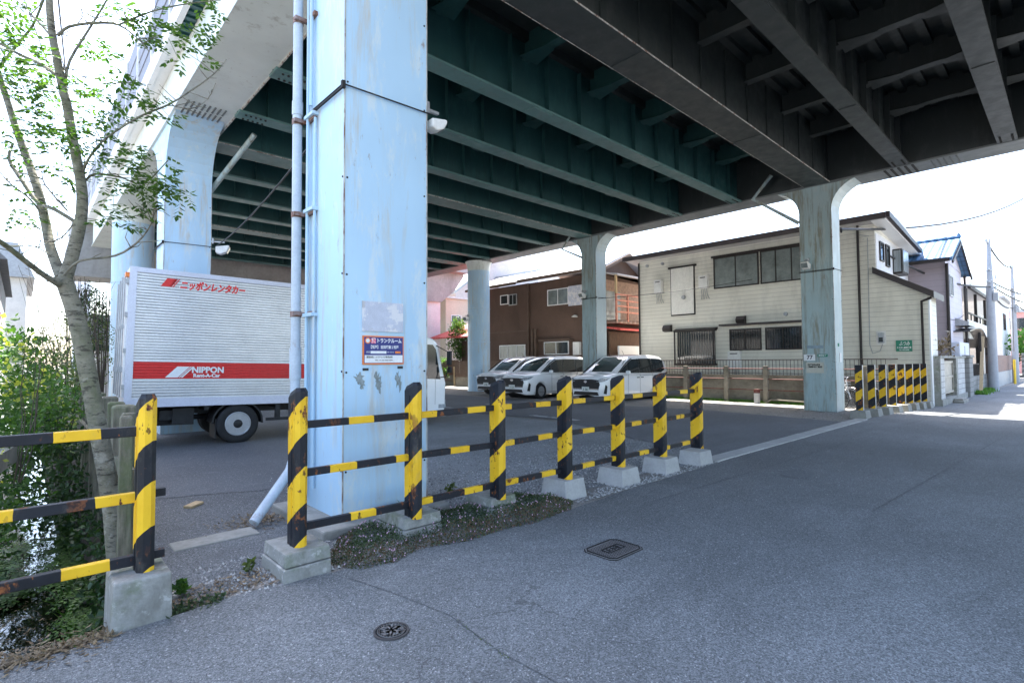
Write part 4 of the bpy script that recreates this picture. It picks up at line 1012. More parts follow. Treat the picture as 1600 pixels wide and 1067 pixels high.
for _ in range(5200):
    q = random.random()
    if q < .45: x, y, z = random.uniform(-1.1, .45), 3.98+random.gauss(0, .09), .012 if y < 3.95 else .0; z = .014
    elif q < .6: x, y, z = random.uniform(.75, 2.3), random.uniform(4.0, 4.35), .012
    elif q < .72: x, y, z = random.gauss(1.85, .2), random.gauss(5.7, .15), .014
    else: x, y, z = random.uniform(-.95, .5), random.uniform(4.2, 9), -.99+.05*random.random()
    if q < .45 and y > 3.95: z = -.02
    d = Vector((random.uniform(-1, 1), random.uniform(-1, 1), random.uniform(-.05, .35))).normalized(); u = d.cross(Vector((0, 0, 1))).normalized()
    leaf_quad(m, Vector((x, y, z)), d, u, random.uniform(.02, .06), random.uniform(.006, .022))
tag(m.build('leaf_litter', M['litter']), 'brown leaf litter along the road edge and the stream', 'leaf litter', kind='stuff')
# creeping ground cover with pink flowers round the barrier footings
def inpoly(x, y, P):
    r = False
    for (a, b), (c, d) in zip(P, P[1:]+P[:1]):
        if (b > y) != (d > y) and x < (c-a)*(y-b)/(d-b)+a: r = not r
    return r
GC = [(1.80, 4.05), (1.92, 3.80), (2.2, 3.74), (2.5, 3.86), (2.95, 3.72), (3.4, 3.74), (3.75, 3.68), (4.35, 3.75), (4.62, 3.95), (4.5, 4.35), (4.3, 4.6), (3.8, 4.72), (3.3, 4.6), (3.0, 4.8), (2.3, 4.78), (2.05, 4.5)]
m = MB(); mr = MB(); mf = MB()
def hgt(x, y):
    # mound height falls to nothing at the border
    d = 9
    for (a, b), (c, e) in zip(GC, GC[1:]+GC[:1]):
        L2 = (c-a)**2+(e-b)**2; t_ = max(0, min(1, ((x-a)*(c-a)+(y-b)*(e-b))/L2)); d = min(d, math.hypot(x-a-t_*(c-a), y-b-t_*(e-b)))
    return .09*min(1, d/.22)+.03*min(1, d/.3)*sin(x*9)*cos(y*11)
cnt = 0
while cnt < 17000:
    x = random.uniform(1.75, 4.7); y = random.uniform(3.65, 4.85)
    if not inpoly(x, y, GC): continue
    h = hgt(x, y); z = .01+h*random.uniform(.3, 1.1); cnt += 1
    d = (rv()+Vector((0, 0, .5))).normalized(); u = d.cross(rv()).normalized(); tgt = mr if (random.random() < .6 and (y < 4.0 or h < .06)) else m
    leaf_quad(tgt, Vector((x, y, z)), d, u, random.uniform(.014, .026), random.uniform(.009, .016))
    if cnt % 50 == 0:
        z2 = .02+h*1.15; r = .0065
        mf.add([(x-r, y, z2), (x, y-r, z2), (x+r, y, z2), (x, y+r, z2), (x, y, z2+r*1.3), (x, y, z2-r)], [[0, 1, 4], [1, 2, 4], [2, 3, 4], [3, 0, 4], [0, 5, 1], [1, 5, 2], [2, 5, 3], [3, 5, 0]])
t = thing('ground_cover', 'low creeping plants dotted with pink flowers around the barrier footings', 'ground cover', (3, 4.2, 0), kind='stuff')
m.build('foliage', M['leaf_creep'], t); mr.build('reddish_foliage', M['leaf_red'], t); mf.build('flowers', M['pinkflower'], t)
# small weeds
def weed(loc, n, L, label, mt='leaf_green'):
    m = MB(); p = Vector(loc)
    for k in range(n):
        d = (rv()+Vector((0, 0, .7))).normalized(); leaf_quad(m, p+rv()*L*.5, d, d.cross(rv()).normalized(), L*random.uniform(.5, 1), L*.4)
    tag(m.build('weed', M[mt]), label, 'weed')
m = MB()
for _ in range(420):
    p = Vector((random.uniform(.70, 1.05), 4.0+random.gauss(.02, .05), -.01+random.uniform(0, .03))); d = (rv()+Vector((0, 0, .3))).normalized(); leaf_quad(m, p, d, d.cross(rv()).normalized(), random.uniform(.02, .05), random.uniform(.01, .02))
tag(m.build('footing_weeds', M['leaf_creep']), 'low weeds and debris right of the stream end footing', 'weeds', kind='stuff')
weed((.83, 4.25, .06), 60, .07, 'small green weed at the foot of the yellow end post', 'leaf_green')
weed((1.30, 4.35, .05), 24, .07, 'small weed left of the nearest double footing', 'leaf_olive')
weed((3.9, 5.3, .03), 26, .10, 'thin weed in the gravel right of the big column', 'leaf_olive')
weed((2.85, 4.72, .12), 30, .08, 'leafy weed at the foot of the big blue column', 'leaf_green')
m = MB()
for k in range(90):
    t_ = random.random(); x = 1.995-.06*t_+random.gauss(0, .006); y = 2.66-.55*t_
    d = (rv()+Vector((0, 0, .4))).normalized()
    if random.random() < .3+.7*(int(t_*6) % 2): leaf_quad(m, Vector((x, y, .009)), d, d.cross(rv()).normalized(), random.uniform(.008, .016), .006)
tag(m.build('crack_moss', M['leaf_olive']), 'line of moss growing in the crack near the round cover', 'moss', kind='stuff')
m = MB()
for _ in range(5200):
    x = 20.12-abs(random.gauss(0, .16)); y = random.uniform(6.4, 12.2)
    p = Vector((x, y, .0)); d = Vector((random.uniform(-.4, .4), random.uniform(-.4, .4), 1)).normalized(); u = d.cross(rv()).normalized(); L = random.uniform(.04, .13)
    m.add([p-u*.008, p+u*.008, p+d*L], [[0, 1, 2]])
tag(m.build('verge_grass', M['grass']), 'strip of bright grass at the foot of the retaining wall', 'grass', kind='stuff')
m = MB()
for _ in range(900):
    x = random.uniform(30.5, 34.6); y = 2.95+random.gauss(0, .12); p = Vector((x, y, .0)); d = Vector((random.uniform(-.4, .4), random.uniform(-.4, .4), 1)).normalized(); u = d.cross(rv()).normalized()
    m.add([p-u*.02, p+u*.02, p+d*.2], [[0, 1, 2]])
tag(m.build('verge_grass', M['grass']), 'tuft of grass beside the far utility pole', 'grass', kind='stuff')
# ============================================================ MOSSY STAKES ALONG THE STREAM
random.seed(5)
st = []
y = 4.95; i = 0
SP = [(.60, 5.0, .085, 1.20), (.665, 5.4, .10, 1.19), (.70, 5.95, .19, 1.22), (.74, 6.35, .15, 1.20), (.74, 6.9, .15, 1.20), (.74, 7.5, .16, 1.23), (.74, 8.1, .16, 1.2), (.75, 8.8, .16, 1.22), (.75, 9.5, .16, 1.2), (.76, 10.2, .16, 1.22), (.77, 11, .16, 1.2)]
names = ['thin pale mossy stake closest to the striped end post', 'narrow mossy stake just behind the closest one', 'thickest mossy stake with a broad cut top behind the striped end post']
for i, (x, y, w, z) in enumerate(SP):
    m = MB(); m.taper((x, y), (w, w*.9), (w*.96, w*.85), -.6, z-.02); m.taper((x, y), (w*.96, w*.85), (w*.8, w*.7), z-.02, z)
    o = m.build('mossy_stake', M['mossy'], bevel=.008)
    tag(o, names[i] if i < 3 else 'mossy wooden stake in the line receding beside the truck', 'stake', 'mossy stakes along the stream')
m = MB(); m.bar((.64, 5, .72), (.66, 12, .72), .05, .12); tag(m.build('stake_rail', M['mossy']), 'mossy plank joining the line of stakes', 'plank')
# concrete beam at the left edge of the stream
m = MB(); m.bar((-.30, 4.6, .86), (-.06, 7.2, .72), .10, .16); tag(m.build('channel_beam', M['concrete']), 'weathered concrete beam across the stream behind the left rails', 'beam')
# ============================================================ TRUCK (faces +x)
def wheel(name, parent, c, r, w, side, rim='wheel_grey', rr=.56, axis='y', local=False, truck=False):
    """side=-1: outer face towards -y"""
    x, y, z = c; s = side
    m = MB(); pr = [(r*.60, s*w*.42), (r*.78, s*w*.5), (r*.95, s*w*.48), (r, s*w*.34), (r, -s*w*.34), (r*.95, -s*w*.48), (r*.7, -s*w*.5)]
    m.lathe(pr, (x, y, z), 'y', 36)
    o = m.build(name, M['rubber'], parent, local=local)
    m = MB()
    if truck:
        m.lathe([(r*.62, s*w*.44), (r*.60, s*w*.50), (r*.55, s*w*.48), (r*.50, s*w*.20), (r*.42, s*w*.10), (r*.28, s*w*.12), (r*.27, s*w*.26), (0, s*w*.28)], (x, y, z), 'y', 36)
        m.build('rim', M[rim], o, local=local)
        m = MB(); m.lathe([(r*.25, s*w*.27), (r*.24, s*w*.42), (r*.16, s*w*.5), (0, s*w*.5)], (x, y, z), 'y', 20)
        for k in range(6):
            a = 2*pi*k/6+.3; m.lathe([(r*.065, s*w*.10), (r*.065, s*w*.22), (0, s*w*.221)], (x+cos(a)*r*.44, y, z+sin(a)*r*.40), 'y', 12)
        for k in range(5):
            a = 2*pi*k/5; m.lathe([(r*.03, s*w*.25), (r*.03, s*w*.34), (0, s*w*.34)], (x+cos(a)*r*.235, y, z+sin(a)*r*.235), 'y', 6)
        m.build('hub', M['black'], o, local=local)
    else:
        m.lathe([(r*.64, s*w*.44), (r*.62, s*w*.46), (r*.60, s*w*.36)], (x, y, z), 'y', 36)
        for k in range(10):
            a = 2*pi*k/10; ca, sa = cos(a), sin(a); da = .13+.05*(k % 2)
            yy = y+s*w*.42
            m.add([(x+cos(a-da)*r*.12, yy, z+sin(a-da)*r*.12), (x+cos(a+da)*r*.12, yy, z+sin(a+da)*r*.12), (x+cos(a+da*.55)*r*.61, yy, z+sin(a+da*.55)*r*.61), (x+cos(a-da*.55)*r*.61, yy, z+sin(a-da*.55)*r*.61)], [[0, 1, 2, 3]])
        m.lathe([(r*.17, s*w*.36), (r*.15, s*w*.46), (0, s*w*.46)], (x, y, z), 'y', 16)
        m.build('rim', M[rim], o, local=local)
        MB().lathe([(r*.6, s*w*.30), (0, s*w*.30)], (x, y, z), 'y', 24).build('brake', M['black'], o, local=local)
    return o
Y0, Y1 = 11.45, 13.62
tr = thing('box_truck', 'silver corrugated box truck with a red band and red rental lettering', 'truck', (4.5, 12.5, 0))
bx = MB(); bx.box(1.36, 5.95, Y0+.03, Y1-.03, .90, 3.26)
# corrugated flanks: shallow ridges running the length of the box
n = 44; za, zb = .92, 3.22
for yy, s in ((Y0+.03, -1), (Y1-.03, 1)):
    pts = []
    pitch = (zb-za)/n
    for k in range(n):
        z = za+k*pitch
        pts += [(yy, z), (yy+s*.018, z+pitch*.12), (yy+s*.018, z+pitch*.70), (yy, z+pitch*.82)]
    pts += [(yy, zb), (yy-s*.01, zb), (yy-s*.01, za)]
    bx.prism(pts, 'x', 1.44, 5.9)
box = bx.build('cargo_box', M['alu'], tr)
fr = MB()
for x in (1.33, 5.9):
    fr.box(x, x+.11, Y0-.004, Y0+.1, .78, 3.31); fr.box(x, x+.11, Y1-.1, Y1+.004, .78, 3.31)
for yy in (Y0-.001, Y1-.079): fr.box(1.44, 5.9, yy, yy+.08, .77, .93); fr.box(1.44, 5.9, yy, yy+.08, 3.22, 3.31)
fr.box(1.335, 1.42, Y0+.1, Y1-.1, .78, .95); fr.box(1.335, 1.42, Y0+.1, Y1-.1, 3.2, 3.31); fr.box(1.42, 5.93, Y0+.08, Y1-.08, 3.26, 3.305)
fr.build('box_frame', mat('satin aluminium frame', (.62, .64, .74), .4, .35, var=.06), tr)
dv = MB()
for yy in (Y0+.13, (Y0+Y1)/2+.01): dv.box(1.30, 1.345, yy, yy+.93, .95, 3.2)
d = dv.build('rear_door', M['alu'], tr)
m = MB()
for yy in (Y0+.25, Y0+.8, Y0+1.35, Y0+1.9): m.tube([(1.275, yy, .95), (1.275, yy, 3.2)], .014, 8); m.box(1.25, 1.30, yy-.03, yy+.03, 1.4, 1.5); m.box(1.25, 1.30, yy-.03, yy+.03, 2.2, 2.26)
m.build('lock_rod', M['steel_grey'], d)
for z in (1.1, 1.75, 2.4, 3.0): MB().box(1.285, 1.36, Y0+.02, Y0+.10, z, z+.08).build('hinge', M['steel_grey'], d)
m = MB(); m.box(1.27, 1.335, Y0+.02, Y0+.2, 3.12, 3.2); m.build('marker_lamp', M['orange'], tr)
bd = MB()
# red band follows the ridges
pts = []
for k in range(n):
    z = za+k*(zb-za)/n; pitch = (zb-za)/n
    if 1.27 < z < 1.56: pts += [(Y0+.03-.0015, z), (Y0+.03-.0195, z+pitch*.12), (Y0+.03-.0195, z+pitch*.70), (Y0+.03-.0015, z+pitch*.82)]
z1 = pts[-1][1]+.008; z0 = pts[0][1]
bd.prism(pts+[(Y0+.028, z1), (Y0+.029, z0)], 'x', 1.445, 5.9)
bd.build('red_band', M['red'], tr)
m = MB(); m.box(1.445, 5.9, Y0+.005, Y0+.012, z0-.018, z0-.004); m.box(1.445, 5.9, Y0+.005, Y0+.012, z1+.002, z1+.014); m.build('band_edge', M['white'], tr)
m = MB()
for (a, b) in ((0, .20), (.215, .235), (.25, .28)):
    m.prism([(2.12-.19+a, 1.31), (2.12-.19+b, 1.31), (2.12+.00+b, 1.515), (2.12+.00+a, 1.515)], 'y', Y0+.002, Y0+.009)
m.build('white_emblem', M['white'], tr)
text('NIPPON', .155, M['white'], tr, (2.63, Y0+.006, 1.45), X, Z, width=.54, bold=.006)
text('Rent-A-Car', .095, M['white'], tr, (2.61, Y0+.006, 1.345), X, Z, width=.46, bold=.004)
m = MB()
for (a, b) in ((0, .17), (.185, .205)):
    m.prism([(1.80+a, 3.00), (1.80+b, 3.00), (1.90+b, 3.155), (1.90+a, 3.155)], 'y', Y0+.002, Y0+.009)
m.prism([(1.93+.0, 3.0), (1.965, 3.0), (2.06, 3.155), (2.025, 3.155)], 'y', Y0+.002, Y0+.009)
m.build('red_emblem', M['red'], tr)
text('ニッポンレンタカー', .175, M['white'], tr, (2.665, Y0+.008, 3.045), X, Z, width=1.16, bold=.014, shear=.25, ext=.001)
text('ニッポンレンタカー', .175, M['red'], tr, (2.665, Y0+.004, 3.045), X, Z, width=1.13, bold=.0085, shear=.25, ext=.0015)
m = MB(); m.box(1.4, 7.6, Y0+.65, Y0+.75, .58, .78); m.box(1.4, 7.6, Y1-.75, Y1-.65, .58, .78)
for x in (1.5, 2.6, 3.9, 5.0, 5.8): m.box(x, x+.08, Y0+.06, Y1-.06, .68, .775)
m.box(1.45, 2.5, Y0+.5, Y0+1.3, .38, .62); m.box(4.5, 5.6, Y0+.35, Y0+.8, .35, .7); m.tube([(1.4, Y0+.5, .45), (2.4, Y0+.7, .5), (2.9, Y0+.9, .5)], .05, 8)
m.box(1.38, 1.46, Y0+.1, Y1-.1, .40, .50); m.box(2.1, 2.45, Y0+.2, Y0+.6, .42, .72); m.box(1.9, 2.15, Y0+.25, Y0+.5, .5, .68); m.tube([(3.2, Y0+.3, .38), (3.2, Y1-.3, .38)], .07, 10)
m.lathe([(.18, -.16), (.2, -.1), (.2, .1), (.18, .16)], (3.2, (Y0+Y1)/2, .38), 'y', 18)
m.build('chassis', M['dark_metal'], tr)
m = MB()
arc = [(3.2+.47*cos(a), .42+.43*sin(a)) for a in [R(-5+k*18.5) for k in range(11)]]
inner = [(3.2+.44*cos(a), .42+.40*sin(a)) for a in [R(-5+k*18.5) for k in range(11)]][::-1]
m.prism(arc+inner, 'y', Y0+.0+.04, Y0+.55); m.build('mudguard', M['black'], tr)
m = MB(); m.box(3.72, 4.95, Y0+.02, Y0+.06, .42, .48); m.box(3.9, 4.0, Y0+.04, Y0+.1, .42, .77); m.box(4.8, 4.9, Y0+.04, Y0+.1, .42, .77); m.build('side_guard', M['dark_metal'], tr)
m = MB(); m.lathe([(.045, -.01), (.045, .02)], (4.22, Y0+.0, .60), 'y', 6, False); m.build('side_marker', M['orange'], tr)
m = MB(); m.box(2.80, 2.82, Y0+.08, Y0+.6, .12, .5); m.build('mudflap', M['black'], tr)
for yy, s in ((Y0+.13, -1), (Y0+.38, -1), (Y1-.13, 1), (Y1-.38, 1)): wheel('wheel', tr, (3.2, yy, .385), .385, .2, s, truck=True)
for yy, s in ((Y0+.17, -1), (Y1-.17, 1)): wheel('wheel', tr, (7.15, yy, .37), .37, .2, s, truck=True)
# cab
cy0, cy1 = Y0+.14, Y1-.14
prof = [(6.1, .42), (6.72, .42), (6.76, .62), (6.95, .80), (7.32, .80), (7.52, .62), (7.56, .34), (8.10, .30), (8.16, .55), (8.17, 1.15), (8.11, 1.35), (7.90, 2.16), (7.76, 2.30), (7.45, 2.36), (6.15, 2.36)]
cab = MB(); cab.prism(prof, 'y', cy0, cy1); cb = cab.build('cab', M['white_paint'], tr, bevel=.05, seg=3)
for yy, s in ((cy0, -1), (cy1, 1)):
    m = MB()
    g = [(6.95, 1.28), (7.99, 1.25), (7.84, 2.02), (7.74, 2.14), (7.0, 2.14)]
    m.prism(g, 'y', yy-.006 if s < 0 else yy, yy if s < 0 else yy+.006)
    m.build('side_window', M['glass'], cb)
m = MB(); m.add([(8.13, cy0+.12, 1.36), (8.13, cy1-.12, 1.36), (7.925, cy1-.16, 2.14), (7.925, cy0+.16, 2.14)], [[0, 1, 2, 3]]); m.build('windscreen', M['glass'], cb)
m = MB(); m.box(6.80, 6.81, cy0-.004, cy0, .85, 2.2); m.box(7.84, 7.845, cy0-.004, cy0, .6, 1.25); m.box(6.95, 7.1, cy0-.012, cy0, 1.12, 1.16); m.build('door_seam', M['black'], cb)
MB().box(7.95, 8.165, cy0-.012, cy0+.02, .50, .60).build('side_lamp', M['lamp'], cb)
for ya in (cy0+.03, cy1-.3): MB().box(8.15, 8.18, ya, ya+.27, .52, .72).build('headlight', M['lamp'], cb)
m = MB(); m.box(7.6, 8.2, cy0-.02, cy1+.02, .28, .46); m.build('bumper', M['white_paint'], cb, bevel=.03)
mr = thing('wing_mirror', None, None) if False else None
m = MB(); m.tube([(7.86, cy0-.0, 1.28), (8.02, cy0-.22, 1.32), (8.08, cy0-.26, 1.6), (8.06, cy0-.26, 1.95), (7.85, cy0, 2.12)], .014, 6); a_ = m.build('mirror_arm', M['black'], cb)
m = MB(); m.cbox((8.08, cy0-.27, 1.80), (.07, .17, .36)); m.cbox((8.10, cy0-.27, 1.5), (.06, .15, .15)); m.build('mirror', M['black'], a_, bevel=.02)

tr.location = (3.2, 11.5, .385)
for ch in tr.children: ch.location = Vector((4.5-3.2, 12.5-11.5, -.385))
tr.rotation_euler = (0, R(1.3), R(-3.0))
for ch in tr.children:
    if ch.name.startswith('wheel') and ch.data.vertices[0].co.x > 2: ch.location.z += .09
# ============================================================ MINIVANS (built facing local -x)
def loft(m, stations, smooth=True, cap=True):
    n = len(stations[0]); vs = [p for s in stations for p in s]; fs = []
    for i in range(len(stations)-1):
        for k in range(n-1): fs.append([i*n+k, i*n+k+1, (i+1)*n+k+1, (i+1)*n+k])
    m.add(vs, fs, smooth)
    if cap: m.add(stations[0], [list(range(n))]); m.add(stations[-1], [list(range(n))[::-1]])
def interp(t, x):
    for (a, b), (c, d) in zip(t, t[1:]):
        if x <= c: return b+(d-b)*(x-a)/(c-a) if c > a else d
    return t[-1][1]
def minivan(label, loc, rz, num):
    v = thing('minivan', label, 'minivan', loc, rz, 'white minivans parked under the viaduct')
    Wt = [(0, .62), (.10, .735), (.28, .80), (.6, .84), (1.2, .85), (4.2, .85), (4.5, .82), (4.66, .76)]
    Tt = [(0, .80), (.05, .93), (.16, 1.00), (.5, 1.06), (1.0, 1.10), (1.3, 1.10), (4.5, 1.10), (4.66, 1.05)]
    Bt = [(0, .26), (.1, .19), (.5, .18), (4.2, .18), (4.5, .24), (4.66, .32)]
    xs = [0, .04, .10, .18, .28, .42, .6, .85, 1.1, 1.3, 1.7, 2.2, 2.8, 3.4, 3.9, 4.2, 4.4, 4.55, 4.62, 4.66]
    # lower body with wheel arches cut from the lower edge
    st = []
    ax = (.90, 3.77)
    xs2 = sorted(set(xs+[a+d for a in ax for d in (-.37, -.34, -.27, -.15, 0, .15, .27, .34, .37)]))
    for x in xs2:
        w = interp(Wt, x); t = interp(Tt, x); b = interp(Bt, x); zb = b
        for a in ax:
            d = abs(x-a)
            if d < .36: zb = max(b, .33+math.sqrt(max(0, .37**2-d*d)))
        hw = w; half = [(0, .30 if zb < .3 else zb), (hw-.16, max(zb-.02, b)), (hw-.03, zb), (hw, zb+.06), (hw, max(zb+.08, .55)), (hw-.005, .80), (hw-.025, max(.82, t-.10)), (hw-.075, t-.03), (hw-.2, t), (0, t+.035)]
        if x < .5:
            k = x/.5
            half = [(a_, z) for a_, z in half]
        ring = [(x, -a_, z) for a_, z in half]+[(x, a_, z) for a_, z in half[::-1][1:]]
        st.append(ring)
    m = MB(); loft(m, st); body = m.build('body', M['white_paint'], v, local=True)
    m = MB(); m.box(.45, 4.3, -.70, .70, .2, .95); m.build('underbody', M['black'], v, local=True)
    # greenhouse
    G = [(.92, 1.10), (1.25, 1.34), (1.62, 1.58), (1.95, 1.74), (2.3, 1.80), (3.0, 1.825), (3.9, 1.80), (4.3, 1.745), (4.48, 1.66), (4.60, 1.30), (4.65, 1.08)]
    st = []
    for x, z in G:
        tw = .83-(z-1.08)*.20; bw = interp(Wt, x)-.015; b = 1.06
        half = [(bw, b), (bw-(z-b)*.05, b+(z-b)*.35), (tw+.02, b+(z-b)*.8), (tw-.04, z-.035 if z > 1.3 else z-.01), (tw-.14, z), (0, z+.02)]
        st.append([(x, -a_, zz) for a_, zz in half]+[(x, a_, zz) for a_, zz in half[::-1][1:]])
    m = MB(); loft(m, st); roof = m.build('roof', M['white_paint'], v, local=True)
    # glass, laid 4 mm off the shell
    def sy(x, z): return interp(Wt, x)-.015-(z-1.06)*.155+.012
    def sidepoly(m, P, sides=(-1, 1)):
        for s in sides:
            Q = []
            for (a, b), (c, d) in zip(P, P[1:]+P[:1]):
                k = max(1, int(math.dist((a, b), (c, d))/.25))
                for q in range(k): Q.append((a+(c-a)*q/k, b+(d-b)*q/k))
            m.add([(x, s*sy(x, z), z) for x, z in Q], [list(range(len(Q)))])
    for P_ in ([(.98, 1.125), (1.58, 1.115), (1.58, 1.46)], [(1.62, 1.10), (2.42, 1.09), (2.42, 1.66), (1.98, 1.64), (1.62, 1.48)], [(2.47, 1.09), (3.38, 1.08), (3.38, 1.67), (2.47, 1.665)], [(3.43, 1.08), (4.10, 1.085), (4.46, 1.20), (4.34, 1.60), (4.1, 1.65), (3.43, 1.67)]):
        for s_ in (-1, 1):
            m = MB(); sidepoly(m, P_, (s_,)); m.build('side_window', M['glass'], roof, local=True)
    m = MB()
    sidepoly(m, [(1.585, 1.11), (1.615, 1.11), (1.615, 1.47), (1.585, 1.46)]); sidepoly(m, [(2.425, 1.09), (2.465, 1.09), (2.465, 1.66), (2.425, 1.66)]); sidepoly(m, [(3.385, 1.08), (3.425, 1.08), (3.425, 1.67), (3.385, 1.67)])
    sidepoly(m, [(.96, 1.115), (1.60, 1.49), (2.0, 1.665), (1.96, 1.69), (1.56, 1.53), (.90, 1.125)])
    m.build('pillar_trim', M['black'], roof, local=True)
    m = MB(); vs = []; cols = 7
    for r_, (x, z) in enumerate([(.97, 1.135), (1.25, 1.345), (1.58, 1.565), (1.86, 1.705)]):
        hw = [.72, .70, .665, .62][r_]
        for k in range(cols):
            q = -1+2*k/(cols-1); vs.append((x-.012+.05*q*q, q*hw, z+.030-.035*q*q))
    m.add(vs, [[a*cols+b, a*cols+b+1, (a+1)*cols+b+1, (a+1)*cols+b] for a in range(3) for b in range(cols-1)], True)
    m.build('windscreen', M['cab_glass'], roof, local=True)
    m = MB(); m.tube([(1.02, -.62, 1.165), (.98, -.05, 1.16)], .012, 5); m.tube([(1.02, .1, 1.165), (1.0, .6, 1.16)], .012, 5); m.build('wiper', M['black'], roof, local=True)
    m = MB(); m.tube([(2.6, 0, 1.84), (2.45, 0, 2.0)], .008, 4); m.build('aerial', M['black'], roof, local=True)
    m = MB(); m.tube([(.35, .68, 1.05), (.35, .68, 1.2)], .006, 5); m.build('fender_pole', M['black'], v, local=True)
    # face
    def fx(y, z):   # front surface x for a given y
        ay = abs(y)
        for (a, b), (c, d) in zip(Wt, Wt[1:]):
            if ay <= b: return a
            if ay <= d: return a+(c-a)*(ay-b)/(d-b)
        return .6
    def front(m, P, off=.012):
        v_ = []
        for (a, b), (c, d) in zip(P, P[1:]+P[:1]):
            k = max(1, int(abs(c-a)/.08))
            for q in range(k):
                y = a+(c-a)*q/k; z = b+(d-b)*q/k
                xx = fx(y, z)-off+max(0, z-.80)*.38
                v_.append((xx, y, z))
        c0 = (min(p[0] for p in v_), sum(p[1] for p in v_)/len(v_), sum(p[2] for p in v_)/len(v_)); v_.append(c0); n_ = len(v_)-1
        m.add(v_, [[i, (i+1) % n_, n_] for i in range(n_)])
    m = MB(); m.prism([(-.58, .50), (.58, .50), (.64, .70), (.60, .865), (.3, .89), (-.3, .89), (-.60, .865), (-.64, .70)], 'x', -.022, .16); gr = m.build('grille', M['black'], v, local=True)
    m = MB()
    for z in (.57, .63, .69, .75, .81, .87): m.box(-.027, -.022, -.55, .55, z-.004, z+.004)
    m.build('grille_bar', M['dark_metal'], gr, local=True)
    m = MB(); m.torus((-.030, 0, .80), .055, .010, 'x', 20, 6); m.box(-.036, -.023, -.08, .08, .79, .81); m.build('emblem', M['chrome'], gr, local=True)
    m = MB(); m.box(-.034, -.02, -.6, .6, .515, .54); m.build('chrome_strip', M['chrome'], gr, local=True)
    m = MB(); m.prism([(-.60, .29), (.60, .29), (.54, .42), (-.54, .42)], 'x', -.018, .1); m.build('air_intake', M['black'], v, local=True)
    pl = MB().box(-.040, -.022, -.165, .165, .44, .605).build('number_plate', M['plate'], v, local=True)
    text(num, .11, mat('plate green', (.02, .10, .05), .6) if 'plate green' not in bpy.data.materials else bpy.data.materials['plate green'], pl, (-.042, 0, .505), (0, -1, 0), Z, width=.2, local=True, bold=.002)
    for s in (-1, 1):
        P = [(s*.50, .80), (s*.62, .79), (s*.72, .80), (s*.80, .86), (s*.82, .955), (s*.72, .94), (s*.60, .90)]
        m = MB(); vs = [(fx(y, z)-.030+max(0, z-.80)*.30 if abs(y) < .7 else {.72: .06, .80: .23, .82: .42}[abs(y)], y*(1.025 if abs(y) > .7 else 1), z) for y, z in P]; m.add(vs, [[0, 1, 2, 5, 6], [2, 3, 4, 5]]); m.build('headlight', M['lamp'], v, local=True)
        m = MB(); m.add([(.10, s*.745, .36), (.22, s*.80, .34), (.26, s*.808, .62), (.18, s*.785, .70)], [[0, 1, 2, 3]]); m.build('fog_surround', M['black'], v, local=True)
        m = MB(); m.cbox((1.42, s*.96, 1.13), (.12, .19, .15)); mi = m.build('wing_mirror', M['white_paint'], v, local=True, bevel=.05, seg=3)
        m = MB(); 
        for a_ in (1.60, 2.44, 3.40): m.box(a_, a_+.008, s*.853-.002, s*.853+.002, .3, 1.06)
        m.box(.4, 4.4, s*.851-.003, s*.851+.003, .28, .29)
        m.box(2.45, 4.4, s*.838-.004, s*.838+.004, .985, .995)
        m.build('door_seam', M['black'], body, local=True)
        m = MB(); m.box(2.22, 2.38, s*.86-.012, s*.86+.012, .90, .93); m.box(2.52, 2.68, s*.86-.012, s*.86+.012, .90, .93); m.build('door_handle', M['black'], body, local=True)
        m = MB(); m.box(4.50, 4.64, s*.80-.03, s*.80+.03, .95, 1.06); m.build('tail_lamp', M['red_flat'], v, local=True)
        for a_ in ax: wheel('wheel', v, (a_, s*.755, .325), .325, .2, s, local=True)
    for a_ in ax: MB().lathe([(.38, -.74), (.38, .74)], (a_, 0, .36), 'y', 24).build('wheel_well', M['black'], v, local=True)
    return v
minivan('white minivan parked nearest the cream house, all three side windows in view', (15.75, 12.78, 0), R(1.5), '1 36')
minivan('middle white minivan, its rear half hidden behind a blue column', (15.15, 16.25, 0), R(4), '1 13')
minivan('white minivan farthest left, partly hidden by the middle one', (16.0, 18.95, 0), R(3), '1 55')
# ============================================================ HOUSES
def house(label, loc, name='house', cat='house'): return thing(name, label, cat, loc)
def win(parent, x, y0, y1, z0, z1, fr='brownfix', glass='glass', split=1, d=.05, ft=.05, name='window'):
    """window on a wall facing -x at plane x"""
    m = MB(); m.box(x-d, x, y0, y0+ft, z0, z1); m.box(x-d, x, y1-ft, y1, z0, z1); m.box(x-d, x, y0+ft, y1-ft, z1-ft, z1); m.box(x-d-.02, x, y0+ft, y1-ft, z0, z0+ft)
    for k in range(split): yy = y0+(y1-y0)*(k+1)/(split+1); m.box(x-d+.005, x, yy-ft*.4, yy+ft*.4, z0+ft, z1-ft)
    w = m.build(name, M[fr], parent); MB().box(x-d*.5, x-.003, y0+ft, y1-ft, z0+ft, z1-ft).build('pane', M[glass], w); return w
def winy(parent, y, x0, x1, z0, z1, fr='brownfix', glass='glass', split=1, d=.05, ft=.05):
    m = MB(); m.box(x0, x0+ft, y-d, y, z0, z1); m.box(x1-ft, x1, y-d, y, z0, z1); m.box(x0+ft, x1-ft, y-d, y, z1-ft, z1); m.box(x0+ft, x1-ft, y-d, y, z0, z0+ft)
    for k in range(split): xx = x0+(x1-x0)*(k+1)/(split+1); m.box(xx-ft*.4, xx+ft*.4, y-d+.005, y, z0+ft, z1-ft)
    w = m.build('window', M[fr], parent); MB().box(x0+ft, x1-ft, y-d*.5, y-.003, z0+ft, z1-ft).build('pane', M[glass], w); return w
